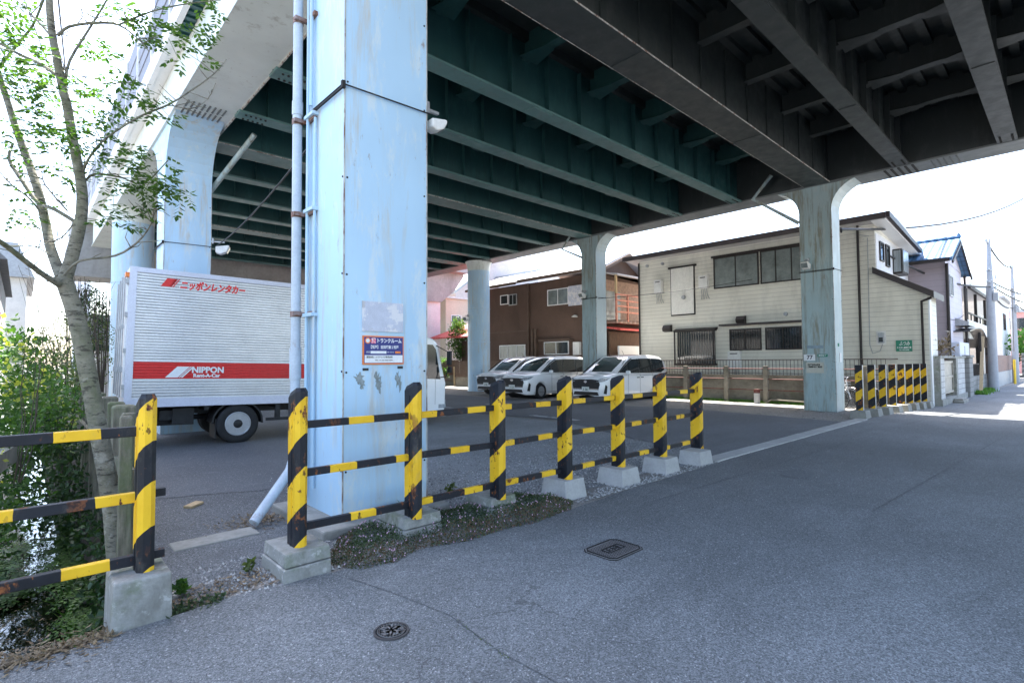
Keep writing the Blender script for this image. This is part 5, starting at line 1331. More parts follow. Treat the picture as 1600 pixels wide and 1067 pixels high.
# ---- cream house
XC = 22.0
h = house('cream lap sided two storey house with bronze windows beside the car park', (24, 9, 0))
m = MB(); m.box(XC, 29.5, 4.74, 14.45, 0, 6.42); m.build('wall', M['cream'], h)
m = MB(); m.prism([(3.32, 0), (4.74, 0), (4.74, 4.62), (3.32, 3.74)], 'x', XC+.01, 23.55); a = m.build('annex_wall', M['cream'], h)
MB().box(XC+.01, XC+.30, 3.27, 3.318, 0, 3.62).build('end_trim', M['white'], h)
m = MB(); m.prism([(3.12, 3.58), (4.80, 4.60), (4.80, 4.82), (3.12, 3.80)], 'x', XC-.22, 23.75); m.build('annex_roof', M['darkfascia'], h)
m = MB(); m.prism([(21.5, 6.42), (26.4, 5.98), (30, 5.7), (30, 5.95), (26.4, 6.20), (24, 6.75), (21.5, 6.62)], 'y', 4.30, 14.95); m.build('roof', M['palebrownroof'], h)
m = MB(); m.box(21.40, 21.50, 4.28, 15.0, 6.40, 6.60); m.prism([(21.5, 6.43), (27, 5.93), (27, 6.08), (21.5, 6.63)], 'y', 4.18, 4.30); m.build('gutter', M['darkfascia'], h)
m = MB(); m.prism([(21.52, 6.38), (27, 5.90), (27, 5.94), (21.52, 6.42)], 'y', 4.32, 4.74); m.build('soffit', M['white'], h)
MB().box(22.06, 29.4, 4.72, 4.738, 4.3, 6.05).build('white_gable_panel', M['white_wall'], h)
for P_ in ([(21.93, 5.24, 6.4), (21.93, 5.24, .3)], [(21.93, 14.42, 6.3), (21.93, 14.42, .3)], [(21.9, 3.2, 3.6), (21.93, 3.47, 3.5), (21.93, 3.47, .3)]): MB().tube(P_, .042, 8).build('downpipe', M['brownfix'], h)
win(h, XC, 8.75, 10.66, 4.66, 6.0, 'brownfix', 'frosted', 1); win(h, XC, 6.9, 8.68, 4.66, 6.0, 'brownfix', 'frosted', 2)
m = MB(); m.box(21.86, XC, 6.85, 10.72, 6.0, 6.08); m.build('window_hood', M['brownfix'], h)
MB().box(21.97, XC-.001, 11.55, 12.75, 3.62, 5.86).build('shutter_surround', M['brownfix'], h); m = MB(); m.box(21.93, XC, 11.60, 12.70, 3.68, 5.80); s_ = m.build('shutter_box', M['panel_cream'], h); MB().box(21.88, XC, 11.46, 12.82, 5.80, 5.88).build('cap', M['brownfix'], s_)
def heater(y, z0, z1, w=.40, label=''):
    t = thing('water_heater', label, 'water heater', (21.8, y, z0), group='water heaters on the cream house')
    MB().box(21.78, 21.99, y-w/2, y+w/2, z0, z1).build('case', M['offwhite'], t, bevel=.012)
    MB().box(21.772, 21.78, y-w*.3, y+w*.3, z1-.12, z1-.08).build('vent', M['ink'], t)
    m = MB()
    for k in range(4): m.tube([(21.88, y-.12+.08*k, z0), (21.9, y-.14+.08*k, z0-.25), (21.97, y-.2+.12*k, z0-.45)], .016, 5)
    m.build('pipes', M['steel_grey'], t)
heater(13.32, 4.72, 5.36, label='left one of two small white gas water heaters high on the cream house')
heater(11.08, 4.72, 5.30, label='right one of two small white gas water heaters, left of the upper windows')
heater(9.78, 1.24, 1.95, .52, label='white boxed water heater low on the cream house, just above the railing')
def hood(y, z, lab, s=1):
    m = MB(); m.prism([(21.99, z-.15), (21.78, z-.12), (21.74, z+.02), (21.84, z+.15), (21.99, z+.17)], 'y', y-.2*s, y+.2*s); tag(m.build('vent_hood', M['brownfix'], bevel=.01), lab, 'vent hood')
hood(12.9, 3.05, 'black range hood vent left of the barred bay window'); hood(9.48, 3.25, 'black range hood vent above the low pair of barred windows', .9)
for (y, z) in ((13.96, 6.12), (13.13, 6.12), (5.85, 6.37)):
    tag(MB().lathe([(.07, -.08), (.07, 0)], (21.99, y, z), 'x', 14).build('wall_vent', M['steel_grey']), 'small round steel vent cap just below the eave of the cream house', 'vent', 'round vent caps on the cream house')
tag(MB().lathe([(.08, -.09), (.09, 0)], (21.92, 12.06, 4.43), 'x', 14).build('wall_vent', M['steel_grey']), 'round steel vent cap on the tall cream shutter box', 'vent')
tag(MB().lathe([(.07, -.09), (.08, 0)], (21.99, 7.75, 3.38), 'x', 14).build('wall_vent', M['steel_grey']), 'round steel vent cap over the awning right of the black hood', 'vent')
# barred bay window and low windows
b = MB(); b.box(21.72, XC, 10.58, 12.5, 1.36, 1.44); b.box(21.72, XC, 10.58, 12.5, 2.86, 2.92); b.prism([(21.68, 2.92), (22.0, 2.92), (22.0, 3.02)], 'y', 10.54, 12.54)
for yy in (10.6, 12.44): b.box(21.72, 21.78, yy, yy+.05, 1.44, 2.86)
bw = b.build('bay_window', M['brownfix'], h)
m = MB(); k = 10.72
while k < 12.42: m.box(21.73, 21.745, k, k+.014, 1.44, 2.86); k += .115
m.build('bars', mat('pale window bars', (.32, .29, .25), .5, .3), bw)
MB().box(21.96, 21.99, 10.65, 12.44, 1.44, 2.86).build('pane', M['glass'], bw)
for y0, y1 in ((8.71, 10.02), (7.2, 8.55)):
    w = win(h, XC, y0, y1, 1.98, 2.88, 'brownfix', 'glass', 1)
    m = MB(); k = y0+.06
    while k < y1-.04: m.box(21.90, 21.912, k, k+.014, 2.0, 2.86); k += .1
    m.build('bars', M['brownfix'], w)
MB().box(21.62, XC, 6.9, 10.32, 3.02, 3.09).build('awning', M['darkfascia'], h)
winy(h, 4.72, 22.46, 23.02, 5.12, 5.82, split=0); winy(h, 4.72, 23.32, 23.9, 5.02, 5.84, split=0)
b = MB(); b.box(24.5, 25.5, 4.42, 4.72, 4.85, 5.80); bb = b.build('bay_box', M['brownfix'], h)
MB().box(24.56, 25.44, 4.39, 4.42, 4.92, 5.74).build('pane', M['curtain'], bb); MB().box(24.47, 24.50, 4.46, 4.68, 4.92, 5.74).build('pane', M['curtain'], bb)
t = thing('electric_meter', 'grey electricity meter with looped cable on the cream house by the green sign', 'electric meter', (21.95, 4.64, 2.1))
MB().box(21.96, 21.995, 4.50, 4.78, 2.08, 2.56).build('board', M['offwhite'], t); MB().box(21.88, 21.96, 4.54, 4.72, 2.14, 2.5).build('case', M['steel_grey'], t, bevel=.02); MB().box(21.875, 21.88, 4.57, 4.69, 2.18, 2.34).build('window', M['glass'], t)
m = MB(); m.tube([(21.97, 4.95, 5.9), (21.97, 4.98, 2.1), (21.96, 4.9, 1.78), (21.96, 4.68, 1.86), (21.95, 4.6, 2.1)], .014, 6); m.tube([(21.97, 4.9, 5.95), (21.97, 5.05, 6.0), (21.97, 5.2, 6.05)], .014, 6); m.build('cable', M['steel_grey'], t)
t = thing('green_sign', 'green enamel sign with white script on the cream house wall', 'sign', (21.97, 4.0, 1.84))
MB().box(21.965, 21.985, 3.77, 4.22, 1.84, 2.22).build('plate', M['green'], t)
text('ふつみ', .17, M['white'], t, (21.962, 3.985, 2.10), NX, Z, width=.30, shear=.3, bold=.003)
text('そろばん書道教室', .07, M['white'], t, (21.962, 3.995, 1.965), NX, Z, width=.40, bold=.002)
text('TEL 000-0000', .06, M['white'], t, (21.962, 3.995, 1.89), NX, Z, width=.28, bold=.001)
tag(MB().box(21.85, 21.985, 5.78, 5.95, 4.65, 5.14).build('meter_box', M['offwhite'], bevel=.01), 'narrow white cable box on the cream house just right of the column', 'cable box')
# ---- retaining wall, railing and guard pipes in front of the cream and brown houses
t = thing('retaining_wall', 'stained concrete retaining wall with a thin iron railing along the car park', 'wall', (20.3, 15, 0))
m = MB(); m.box(20.3, 20.5, 4.5, 12.6, -.1, .95); m.box(20.28, 20.52, 4.5, 12.6, .95, 1.02); m.box(20.5, 22.4, 4.1, 4.3, -.1, .95); m.build('wall', M['lotwall'], t)
m = MB(); m.box(20.385, 20.415, 4.2, 12.5, 1.57, 1.6); m.box(20.385, 20.415, 4.2, 12.5, 1.07, 1.09); m.box(20.415, 22.3, 4.185, 4.215, 1.57, 1.6); y = 4.2
while y < 12.5: m.box(20.393, 20.407, y, y+.014, 1.02, 1.57); y += .125
m.build('railing', mat('rusty railing', (.12, .085, .065), .7, .2, var=.4, scale=9), t)
t = thing('pipe_fence', 'low fence of old concrete posts and three red pipes before the retaining wall', 'fence', (19.8, 9, 0))
for y in (12.3, 10.95, 9.25, 7.78, 6.2, 4.7):
    m = MB(); m.taper((19.95, y), (.17, .17), (.15, .15), -.1, 1.36); m.build('post', M['lotwall'], t, bevel=.012)
for z in (.48, .88, 1.26):
    m = MB(); m.tube([(19.93, 4.2, z), (19.93, 12.6, z)], .016, 8); m.build('pipe', M['red_flat'], t)
t = thing('marker_stub', 'short concrete boundary stub with a red painted top', 'marker post', (19.6, 8.0, 0))
MB().box(19.50, 19.64, 7.88, 8.04, -.05, .38).build('shaft', M['plinth'], t); MB().box(19.495, 19.645, 7.875, 8.045, .38, .52).build('red_top', M['red_flat'], t)
tag(MB().tube([(19.8, 7.75, .02), (19.8, 7.55, .15), (19.8, 6.4, .12), (19.8, 6.2, .02)], .03, 8).build('ground_pipe', M['lotwall']), 'thin pipe rail lying at the foot of the wall left of the 77 column', 'pipe')
t = thing('slat_fence', 'brown vertical slat fence beyond the minivans at the foot of the brown house', 'fence', (20.6, 22, 0))
m = MB(); y = 12.9
while y < 27.5: m.box(20.6, 20.62, y, y+.10, .6, 1.62); y += .135
m.build('slats', M['fence_brown'], t)
MB().box(20.62, 20.72, 12.9, 27.5, -.1, .7).build('base_wall', M['lotwall'], t)
# ---- brown house
h = house('dark brown corrugated two storey house behind the minivans', (26, 20, 0))
m = MB(); m.box(22.0, 26.2, 17.0, 22.05, 0, 6.2); m.build('wall', M['brown'], h)
m = MB(); m.box(21.9, 26, 22.05, 25.6, 0, 6.2); m.build('wall', M['brown'], h)
m = MB(); m.prism([(16.98, 0), (16.999, 0), (16.999, 6.19), (16.98, 6.19)], 'x', 22.0, 26.2); m.prism([(22.0, 6.19), (26.2, 6.0), (26.2, 6.2), (24.0, 7.35)], 'y', 16.98, 17.0); m.build('gable_wall', M['brown2'], h)
m = MB(); m.prism([(21.35, 6.30), (24.0, 7.48), (26.8, 6.02), (26.8, 5.90), (24.0, 7.36), (21.35, 6.18)], 'y', 16.4, 22.3); m.build('roof', M['palebrownroof'], h)
m = MB(); m.prism([(21.15, 6.28), (24, 7.3), (24, 7.15), (21.15, 6.12)], 'y', 22.3, 27.0); m.build('roof', M['palebrownroof'], h)
m = MB(); m.box(21.22, 21.34, 16.4, 22.3, 6.22, 6.36); m.box(21.02, 21.14, 22.3, 27.0, 6.08, 6.2); m.prism([(21.35, 6.2), (24, 7.38), (26.8, 5.92), (26.8, 5.78), (24, 7.22), (21.35, 6.04)], 'y', 16.30, 16.38); m.build('fascia', M['redtile'] if False else M['fence_brown'], h)
win(h, 22.0, 18.98, 20.56, 4.72, 5.64, 'white', 'frosted', 1); MB().box(21.93, 22.0, 17.3, 18.96, 4.6, 5.68).build('shutter_case', M['peel'], h)
win(h, 22.0, 19.0, 20.86, 1.95, 2.68, 'white', 'glass', 1); MB().box(21.7, 22, 18.7, 21.1, 2.72, 2.8).build('awning', M['fence_brown'], h)
win(h, 21.9, 23.78, 24.5, 5.10, 5.7, 'white', 'glass', 0); win(h, 21.9, 23.0, 23.72, 5.0, 5.68, 'steel_grey', 'glass', 1)
win(h, 21.9, 22.3, 24.6, 1.72, 2.58, 'white', 'curtain', 2)
m = MB(); m.box(21.8, 21.98, 21.36, 21.48, 0, 3.45); m.box(21.8, 21.98, 21.62, 21.74, 0, 3.45); m.build('duct', M['fence_brown'], h)
m = MB(); m.box(21.88, 21.99, 22.05, 25.6, 3.36, 3.42); m.box(21.88, 21.93, 22.03, 22.12, 0, 6.2); m.build('trim', M['fence_brown'], h)
tag(MB().box(21.78, 21.99, 18.12, 18.55, 1.9, 2.6).build('water_heater', M['offwhite'], bevel=.012), 'white water heater on the brown house beside the streaked column', 'water heater')
t = thing('wall_lamp', 'small dish lamp on the brown house wall', 'lamp', (21.9, 18.4, 4.0)); MB().lathe([(.02, .12), (.16, .04), (.17, 0)], (21.8, 18.4, 3.95), 'z', 16).build('shade', M['offwhite'], t); MB().bar((22, 18.4, 4.06), (21.8, 18.4, 4.06), .02, .02).build('arm', M['steel_grey'], t)
# lean-to with red roof at the far end of the brown house
h2 = house('low brown lean to with a bright red sheet roof beyond the round column', (23, 27, 0), 'lean_to', 'lean-to')
MB().box(22.2, 27, 25.62, 28.9, 0, 3.0).build('wall', M['brown'], h2)
m = MB(); m.prism([(21.7, 3.2), (25.6, 4.5), (25.6, 4.6), (21.7, 3.3)], 'y', 25.55, 32.2); m.build('roof', M['redtile'], h2)
# balcony on the end wall of the brown house
t = thing('balcony', 'red brown timber balcony under a small roof in the alley beside the cream house', 'balcony', (23.2, 16.4, 3.6))
m = MB(); m.box(22.1, 26, 15.9, 16.97, 3.50, 3.68); m.build('floor', M['brownroof'], t)
m = MB()
for z in (4.05, 4.35, 4.65, 4.95): m.box(22.1, 26, 15.9, 15.95, z, z+.07)
for x in (22.1, 23.1, 24.3, 25.9): m.box(x, x+.08, 15.88, 15.97, 3.6, 5.02)
m.build('rail', mat('red brown timber', (.50, .20, .14), .7, var=.3), t)
for x in (22.12, 25.9): MB().box(x, x+.10, 15.9, 16.0, 5.0, 6.0).build('post', M['timber_pale'] if x < 23 else M['fence_brown'], t)
m = MB(); m.prism([(15.7, 5.92), (16.95, 6.20), (16.95, 6.27), (15.7, 6.0)], 'x', 21.95, 26.3); m.build('roof', M['palebrownroof'], t)
m = MB(); m.prism([(15.6, 3.12), (16.95, 3.35), (16.95, 3.42), (15.6, 3.2)], 'x', 22.0, 26.3); m.build('lower_roof', M['redtile'], t)
MB().box(22.5, 23.9, 16.92, 16.95, 3.75, 5.3).build('window', M['curtain'], t); MB().box(22.02, 26.1, 16.955, 16.972, 3.7, 5.9).build('back_wall', mat('pale timber boarding', (.34, .23, .17), .8, var=.3), t)
tag(MB().box(22.5, 26, 16.6, 16.7, 0, 3.1).build('timber_screen', M['wood']), 'weathered timber screen below the balcony in the alley', 'screen')
tag(MB().box(22.45, 26, 16.0, 16.1, 0, 2.35).build('white_board_fence', M['white']), 'white board fence at the mouth of the alley', 'fence')
# ---- pale houses beyond the round column
h = house('large pale pink gabled house far behind the round column', (32, 42, 0))
MB().prism([(27.0, 0), (40, 0), (40, 7.4), (33.2, 12.0), (27.0, 7.6)], 'y', 36, 46).build('wall', M['pinkwall'], h)
m = MB(); m.prism([(26.6, 7.3), (33.2, 12.0), (33.2, 12.2), (26.6, 7.55)], 'y', 35.6, 46); m.build('roof', M['steel_grey'], h)
winy(h, 36, 29.4, 31.6, 4.2, 6.0, 'white', 'curtain', 1); win(h, 27.0, 38, 40, 4, 5.4, 'white', 'curtain', 1)
h = house('beige rendered house beside the concrete pier, a small window high up', (25, 38, 0))
MB().box(24.4, 27.3, 33.8, 46, 0, 6.6).build('wall', M['beige'], h); MB().box(24.2, 27.4, 33.6, 46, 6.6, 6.75).build('roof', M['palebrownroof'], h)
winy(h, 33.8, 24.9, 25.9, 4.2, 5.3, 'white', 'glass', 0); win(h, 24.4, 36, 37, 4.2, 5.3, 'white', 'glass', 0)
h = house('white flat fronted house seen between the pink gable and the brown wall', (36, 32, 0))
MB().box(31.5, 40, 30.5, 35.5, 0, 9.0).build('wall', M['white_wall'], h); MB().box(31.2, 40.2, 30.2, 35.7, 9.0, 9.2).build('roof', M['steel_grey'], h)
win(h, 31.5, 32, 34, 6, 7.4, 'steel_grey', 'glass', 1)
t = thing('slat_fence', 'old brown slat fence with timber posts behind the truck cab', 'fence', (20.4, 30, 0))
m = MB(); y = 27.6
while y < 33: m.box(20.9, 20.93, y, y+.10, .75, 1.68); y += .14
m.build('slats', M['wood'], t); MB().box(20.93, 21.05, 27.6, 33, -.1, .85).build('base_wall', M['lotwall'], t)
for y in (27.6, 29.0, 30.3): MB().box(20.62, 20.74, y, y+.12, 0, 1.25).build('post', M['timber_pale'], t)
m = MB()
for z in (.35, .75, 1.15): m.tube([(20.7, 27.6, z), (20.7, 30.6, z)], .025, 6)
m.build('pipe', M['red_flat'], t)
t = thing('garden_tree', 'small glossy leaved garden tree in front of the pale pink house', 'tree', (22.3, 29.2, 0))
m = MB(); m.tube([(22.3, 29.2, 0), (22.35, 29.2, 1.4), (22.2, 29.2, 2.6), (22.2, 29.2, 3.6)], [.06, .05, .04, .02], 7); m.tube([(22.33, 29.2, 1.5), (22.8, 29.2, 2.3)], [.03, .015], 5); m.build('trunk', M['bark'], t)
random.seed(8); m = MB()
for c, r in [((22.1, 29.2, 3.7), .62), ((22.5, 29.1, 3.1), .6), ((21.9, 29.2, 2.8), .5), ((22.6, 29.2, 2.3), .62), ((22.1, 29.0, 2.1), .45), ((22.9, 29.2, 2.7), .4), ((22.1, 29.2, 4.1), .4)]: leaf_cloud(m, c, (r, r, r*.8), 330, .2, .09, 6)
m.build('crown', M['leaf_spring'], t)
t = thing('potted_plant', 'leafy plant with red flowers in a pot by the slat fence', 'plant', (20.2, 28.4, 0))
MB().lathe([(.12, 0), (.17, .3), (.15, .3)], (20.2, 28.4, 0), 'z', 14).build('pot', M['brick'], t)
m = MB(); leaf_cloud(m, (20.2, 28.4, .85), (.35, .35, .4), 300, .12, .06, 6); leaf_cloud(m, (20.15, 28.2, 1.7), (.2, .2, .15), 80, .12, .06, 6); m.build('foliage', M['grass'], t)
m = MB(); leaf_cloud(m, (20.1, 28.2, .6), (.25, .25, .2), 30, .1, .08, 3); m.build('flowers', M['red_flat'], t)
# ---- houses along the street to the right
YL = 3.5
h = house('lavender two storey house with a blue glazed tile roof', (30, 6, 0))
MB().box(27.2, 31.9, 3.55, 8.5, 0, 5.62).build('wall', M['lavender'], h)
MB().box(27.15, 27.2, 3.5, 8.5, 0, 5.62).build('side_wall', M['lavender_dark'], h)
m = MB(); m.prism([(27.2, 5.62), (31.9, 5.5), (29.2, 6.55)], 'y', 3.53, 3.56); m.build('gable', M['lavender'], h)
m = MB(); m.prism([(26.75, 5.60), (29.2, 6.72), (32.2, 5.50), (32.2, 5.36), (29.2, 6.58), (26.75, 5.46)], 'y', 3.22, 9.0); m.build('roof', M['bluetile'], h)
m = MB(); m.tube([(29.2, 3.22, 6.76), (29.2, 9, 6.76)], .08, 8); m.lathe([(.10, 0), (.07, .12), (.0, .22)], (29.2, 3.28, 6.75), 'z', 8); m.build('ridge', M['bluetile'], h)
m = MB(); m.box(26.66, 26.78, 3.3, 9, 5.44, 5.56); m.prism([(26.75, 5.44), (29.2, 6.56), (32.2, 5.34), (32.2, 5.24), (29.2, 6.45), (26.75, 5.34)], 'y', 3.18, 3.24); m.build('gutter', M['brownfix'], h)
for xx in (27.1, 32.0): MB().tube([(xx, 3.44, 5.4), (xx, 3.44, 0)], .055, 8).build('downpipe', M['brownfix'], h)
winy(h, 3.55, 28.3, 29.2, 4.2, 5.1, 'steel_grey', 'curtain', 1); winy(h, 3.55, 27.5, 27.9, 4.25, 5.15, 'steel_grey', 'curtain', 0); winy(h, 3.55, 28.6, 29.6, .6, 2.2, 'brownfix', 'glass', 0)
h = house('white house with a balcony and pale metal roof behind the utility pole', (37, 6, 0))
MB().box(33.6, 40, 5.0, 10, 0, 5.2).build('wall', M['white_wall'], h)
MB().box(33.2, 41, 3.5, 5.0, 2.55, 3.45).build('balcony_wall', M['panel_cream'], h)
m = MB(); m.box(33.2, 41, 3.48, 3.54, 3.75, 3.82); x = 33.2
while x < 41: m.box(x, x+.05, 3.48, 3.53, 3.45, 3.75); x += 1.2
m.build('balcony_rail', M['brownfix'], h)
m = MB(); m.prism([(32.8, 5.1), (36.8, 7.1), (41.3, 5.1), (41.3, 4.95), (32.8, 4.95)], 'y', 3.4, 10); m.build('roof', M['palebrownroof'], h)
m = MB(); m.box(32.7, 41.4, 3.3, 3.42, 4.9, 5.05)
for x in (33.3, 36.8, 40.9): m.box(x, x+.12, 3.5, 3.62, 0, 4.95)
m.build('gutter_post', M['brownfix'], h)
winy(h, 5.0, 37.6, 39.4, 3.5, 4.8, 'brownfix', 'glass', 1); winy(h, 5.0, 34.2, 36, 3.5, 4.7, 'steel_grey', 'curtain', 1); winy(h, 5.0, 34.2, 36, .6, 2.2, 'brownfix', 'glass', 1)
t = thing('air_conditioner', 'white air conditioner on the balcony of the white house', 'air conditioner', (34.2, 4.2, 3.9)); MB().box(33.9, 34.8, 3.9, 4.2, 4.0, 4.6).build('case', M['offwhite'], t, bevel=.02); MB().lathe([(.22, -.01), (.2, -.02), (0, -.02)], (34.3, 3.89, 4.3), 'y', 20).build('fan_grille', M['steel_grey'], t)
t = thing('carport', 'curved dark canopy on black posts over the drive of the white house', 'carport', (33, 3.2, 0))
pr = []
for k in range(11):
    a = k/10; pr.append((29.0+7.5*a, 2.75+.12*sin(a*pi)*2-.75*max(0, a-.55)**1.3*2.2))
m = MB(); m.prism(pr+[(p[0], p[1]-.05) for p in pr[::-1]], 'y', 3.0, 5.2); m.build('canopy', M['canopy'], t)
for x, z in ((32.6, 2.7), (36.2, 2.0)): MB().box(x, x+.1, 3.0, 3.1, 0, z+.1).build('post', M['brownfix'], t)
t = thing('storage_cabinet', 'tall pale grey storage cabinet behind the block wall', 'cabinet', (28, 3.6, 0)); MB().box(27.7, 30.4, 3.2, 3.5, 0, 2.25).build('body', mat('pale grey cabinet', (.55, .57, .63), .5, var=.05), t, bevel=.02); MB().box(29.0, 29.02, 3.19, 3.2, .2, 2.1).build('door_gap', M['ink'], t)
t = thing('window_canopy', 'small grey box awning on the lavender house over the carport', 'awning', (31, 3.3, 3)); MB().prism([(3.1, 3.0), (3.55, 3.0), (3.55, 3.35), (3.1, 3.15)], 'x', 29.6, 31.6).build('hood', M['steel_grey'], t)
h = house('tall orange brown topped building far down the street', (52, 9, 0)); MB().box(47, 58, 4.5, 12, 0, 6.4).build('wall', M['beige'], h); MB().box(47.5, 53, 4.7, 9, 6.4, 7.7).build('penthouse', mat('terracotta render', (.5, .24, .15), .8), h); winy(h, 4.5, 53, 55, 4.3, 5.6, 'white', 'glass', 1); winy(h, 4.5, 49, 51, 3.3, 4.6, 'white', 'glass', 1)
h = house('grey white house with dark openings beyond the utility pole', (62, 6, 0)); MB().box(60, 68, 4.2, 10, 0, 6.6).build('wall', M['white_wall'], h); MB().box(59.6, 68, 3.9, 10, 6.6, 6.8).build('roof', M['steel_grey'], h); winy(h, 4.2, 61.5, 63.5, 4, 5.4, 'brownfix', 'glass', 1)
h = house('pink walled house at the far right edge of the street', (76, 4, 0)); MB().box(74, 90, 2.6, 10, 0, 6.2).build('wall', mat('salmon render', (.62, .33, .30), .85, var=.1), h); MB().box(73.7, 90, 2.3, 10, 6.2, 6.5).build('roof', M['steel_grey'], h); MB().box(73.95, 74.0, 3.2, 4.6, 4.5, 5.6).build('window', M['glass'], h)
t = thing('street_shrub', 'green shrub spilling over a wall at the far end of the street', 'shrub', (64, 2.8, 0)); m = MB(); leaf_cloud(m, (64, 3.0, 2.6), (3.5, .8, 1.3), 900, .35, .2); m.build('foliage', M['grass'], t); MB().box(60.2, 68, 2.9, 3.1, 0, 2.0).build('wall_base', M['blockgrey'], t)
h = house('bright white building at the end of the street on the right', (100, -4, 0)); MB().box(96, 110, -9, 2, 0, 5.0).build('wall', M['white_wall'], h); MB().box(95.9, 96, -4, -1, 2.4, 3.8).build('window', M['glass'], h)
h = house('pale blue grey van sized shed at the far end of the street', (90, 1, 0), 'shed', 'shed'); MB().box(86, 91, -.8, 1.4, 0, 1.8).build('wall', mat('pale blue cladding', (.35, .47, .62), .6), h); MB().box(85.9, 91.1, -.9, 1.5, 1.8, 1.9).build('roof', M['steel_grey'], h)
# ---- left background
h = house('grey roofed house at the far left edge above the shrubs', (-5, 20, 0))
MB().box(-9, -.45, 17, 26, 0, 4.1).build('wall', M['white_wall'], h)
m = MB(); m.prism([(-9.4, 4.0), (-.28, 4.0), (-1.6, 5.5), (-5, 6.6), (-9.4, 4.9)], 'y', 16.6, 26); m.build('roof', mat('grey slate roof', (.20, .20, .20), .7, var=.3, scale=6), h)
winy(h, 17, -1.6, -.8, 2.6, 3.6, 'steel_grey', 'glass', 0)
h = house('grey dormered house just right of the left edge house', (-.2, 30, 0)); MB().box(-6, .10, 30, 38, 0, 5.2).build('wall', M['offwhite'], h); m = MB(); m.prism([(-6.3, 5.2), (.35, 5.2), (-.2, 6.6), (-6.3, 6.6)], 'y', 29.6, 38); m.build('roof', M['steel_grey'], h)
t = thing('laundry', 'pink and navy laundry hanging at the far left edge', 'laundry', (-.5, 16.5, 2.6)); MB().box(-.52, -.42, 16.6, 16.64, 2.75, 3.1).build('navy_cloth', M['navy'], t); MB().box(-.50, -.36, 16.55, 16.58, 2.6, 2.78).build('pink_cloth', mat('pink cloth', (.75, .35, .5), .8), t)
t = thing('apartment_tower', 'slim pale apartment tower rising far behind the tree', 'building', (10, 150, 0))
MB().box(8.6, 11.0, 150, 160, 0, 40).build('wall', mat('hazy tower wall', (.62, .64, .68), .8, var=.05), t)
m = MB(); z = 6
while z < 39: m.box(8.5, 11.1, 149.8, 150, z, z+.9); z += 3
m.build('balcony_bands', mat('hazy tower band', (.50, .53, .58), .8), t)
t = thing('site_hut', 'white panel hut with a dark green roof edge left of the round column', 'hut', (2.7, 27.5, 0)); MB().box(2.35, 5.2, 29, 31, 0, 2.15).build('wall', M['white_wall'], t); MB().box(2.25, 5.3, 28.8, 31.1, 2.15, 2.4).build('roof', mat('dark green edge', (.05, .08, .06), .6), t)
t = thing('sheet_fence', 'tall pale corrugated sheet fence behind the white hut', 'fence', (3, 31, 0)); m = MB(); x = 1.95
while x < 5: m.box(x, x+.16, 31.05, 31.1, 0, 3.9); m.box(x+.16, x+.3, 31.09, 31.12, 0, 3.9); x += .3
m.build('sheet', M['pale_concrete'], t)
# ============================================================ BLOCK WALLS, POLES, STREET
t = thing('block_wall', 'whitish concrete block wall with a small steel gate beside the last striped board', 'wall', (25, 3.15, 0))
for a, b in ((22.45, 23.3), (26.0, 28.1)): MB().box(a, b, 3.12, 3.3, .22, 1.60).build('wall', M['blockwall'], t)
MB().box(22.3, 28.2, 3.06, 3.36, -.1, .22).build('base', M['concrete'], t); MB().box(22.3, 28.2, 3.08, 3.34, 1.60, 1.68).build('coping', M['footing'], t)
MB().box(22.3, 22.45, 3.1, 3.35, .22, 1.6).build('pier', M['footing'], t); MB().box(25.6, 26.0, 3.08, 3.34, .22, 1.6).build('pier', M['footing'], t)
m = MB(); m.box(23.35, 25.55, 3.16, 3.19, .35, .42); m.box(23.35, 25.55, 3.16, 3.19, 1.42, 1.5); m.box(23.35, 25.55, 3.16, 3.19, .9, .97); m.box(23.35, 23.42, 3.16, 3.19, .3, 1.5); m.box(25.48, 25.55, 3.16, 3.19, .3, 1.5); m.box(23.42, 25.48, 3.2, 3.22, .35, 1.45)
m.build('gate', mat('tan steel gate', (.38, .35, .30), .5, .3), t)
t = thing('stone_pillar', 'dark mossy stone gate pillar between the block wall and the railings', 'pillar', (28.8, 3.1, 0)); MB().box(28.25, 29.3, 2.98, 3.4, -.1, 1.62).build('shaft', M['blockgrey'], t, bevel=.03); MB().box(28.2, 29.35, 2.94, 3.44, 1.62, 1.72).build('cap', M['footing'], t)
t = thing('garden_railing', 'grey block wall topped with black railings before the white house', 'fence', (31.5, 3.1, 0)); MB().box(29.4, 35.2, 3.1, 3.26, -.1, .8).build('wall', M['blockgrey'], t); m = MB(); m.box(29.4, 35.2, 3.16, 3.2, 1.3, 1.34); x = 29.5
while x < 35: m.box(x, x+.05, 3.16, 3.2, .8, 1.3); x += .3
m.build('bars', M['brownfix'], t)
t = thing('brick_wall', 'brown brick garden wall on a concrete base behind the utility pole', 'wall', (42, 3, 0)); MB().box(36.4, 49, 3.0, 3.2, .8, 1.75).build('brickwork', M['brick'], t); MB().box(36.3, 49.1, 2.96, 3.24, -.1, .8).build('base', M['plinth'], t)
m = MB(); m.box(24.3, 25.6, 2.75, 3.04, 0, .09); m.box(24.5, 25.5, 2.8, 3.05, .09, .15); tag(m.build('step_block', M['concrete'], bevel=.01), 'low concrete step before the steel gate of the block wall', 'step')
tag(MB().bar((31.2, 2.95, 0), (33.2, 3.0, 2.6), .12, .10).build('timber_stake', M['timber_pale']), 'pale timber stake leaning by the utility pole', 'stake')
m = MB(); leaf_cloud(m, (24.6, 3.5, 1.95), (1.4, .25, .25), 160, .25, .08, 5); tag(m.build('brushwood', M['litter']), 'heap of dry pale brushwood on top of the block wall', 'brushwood')
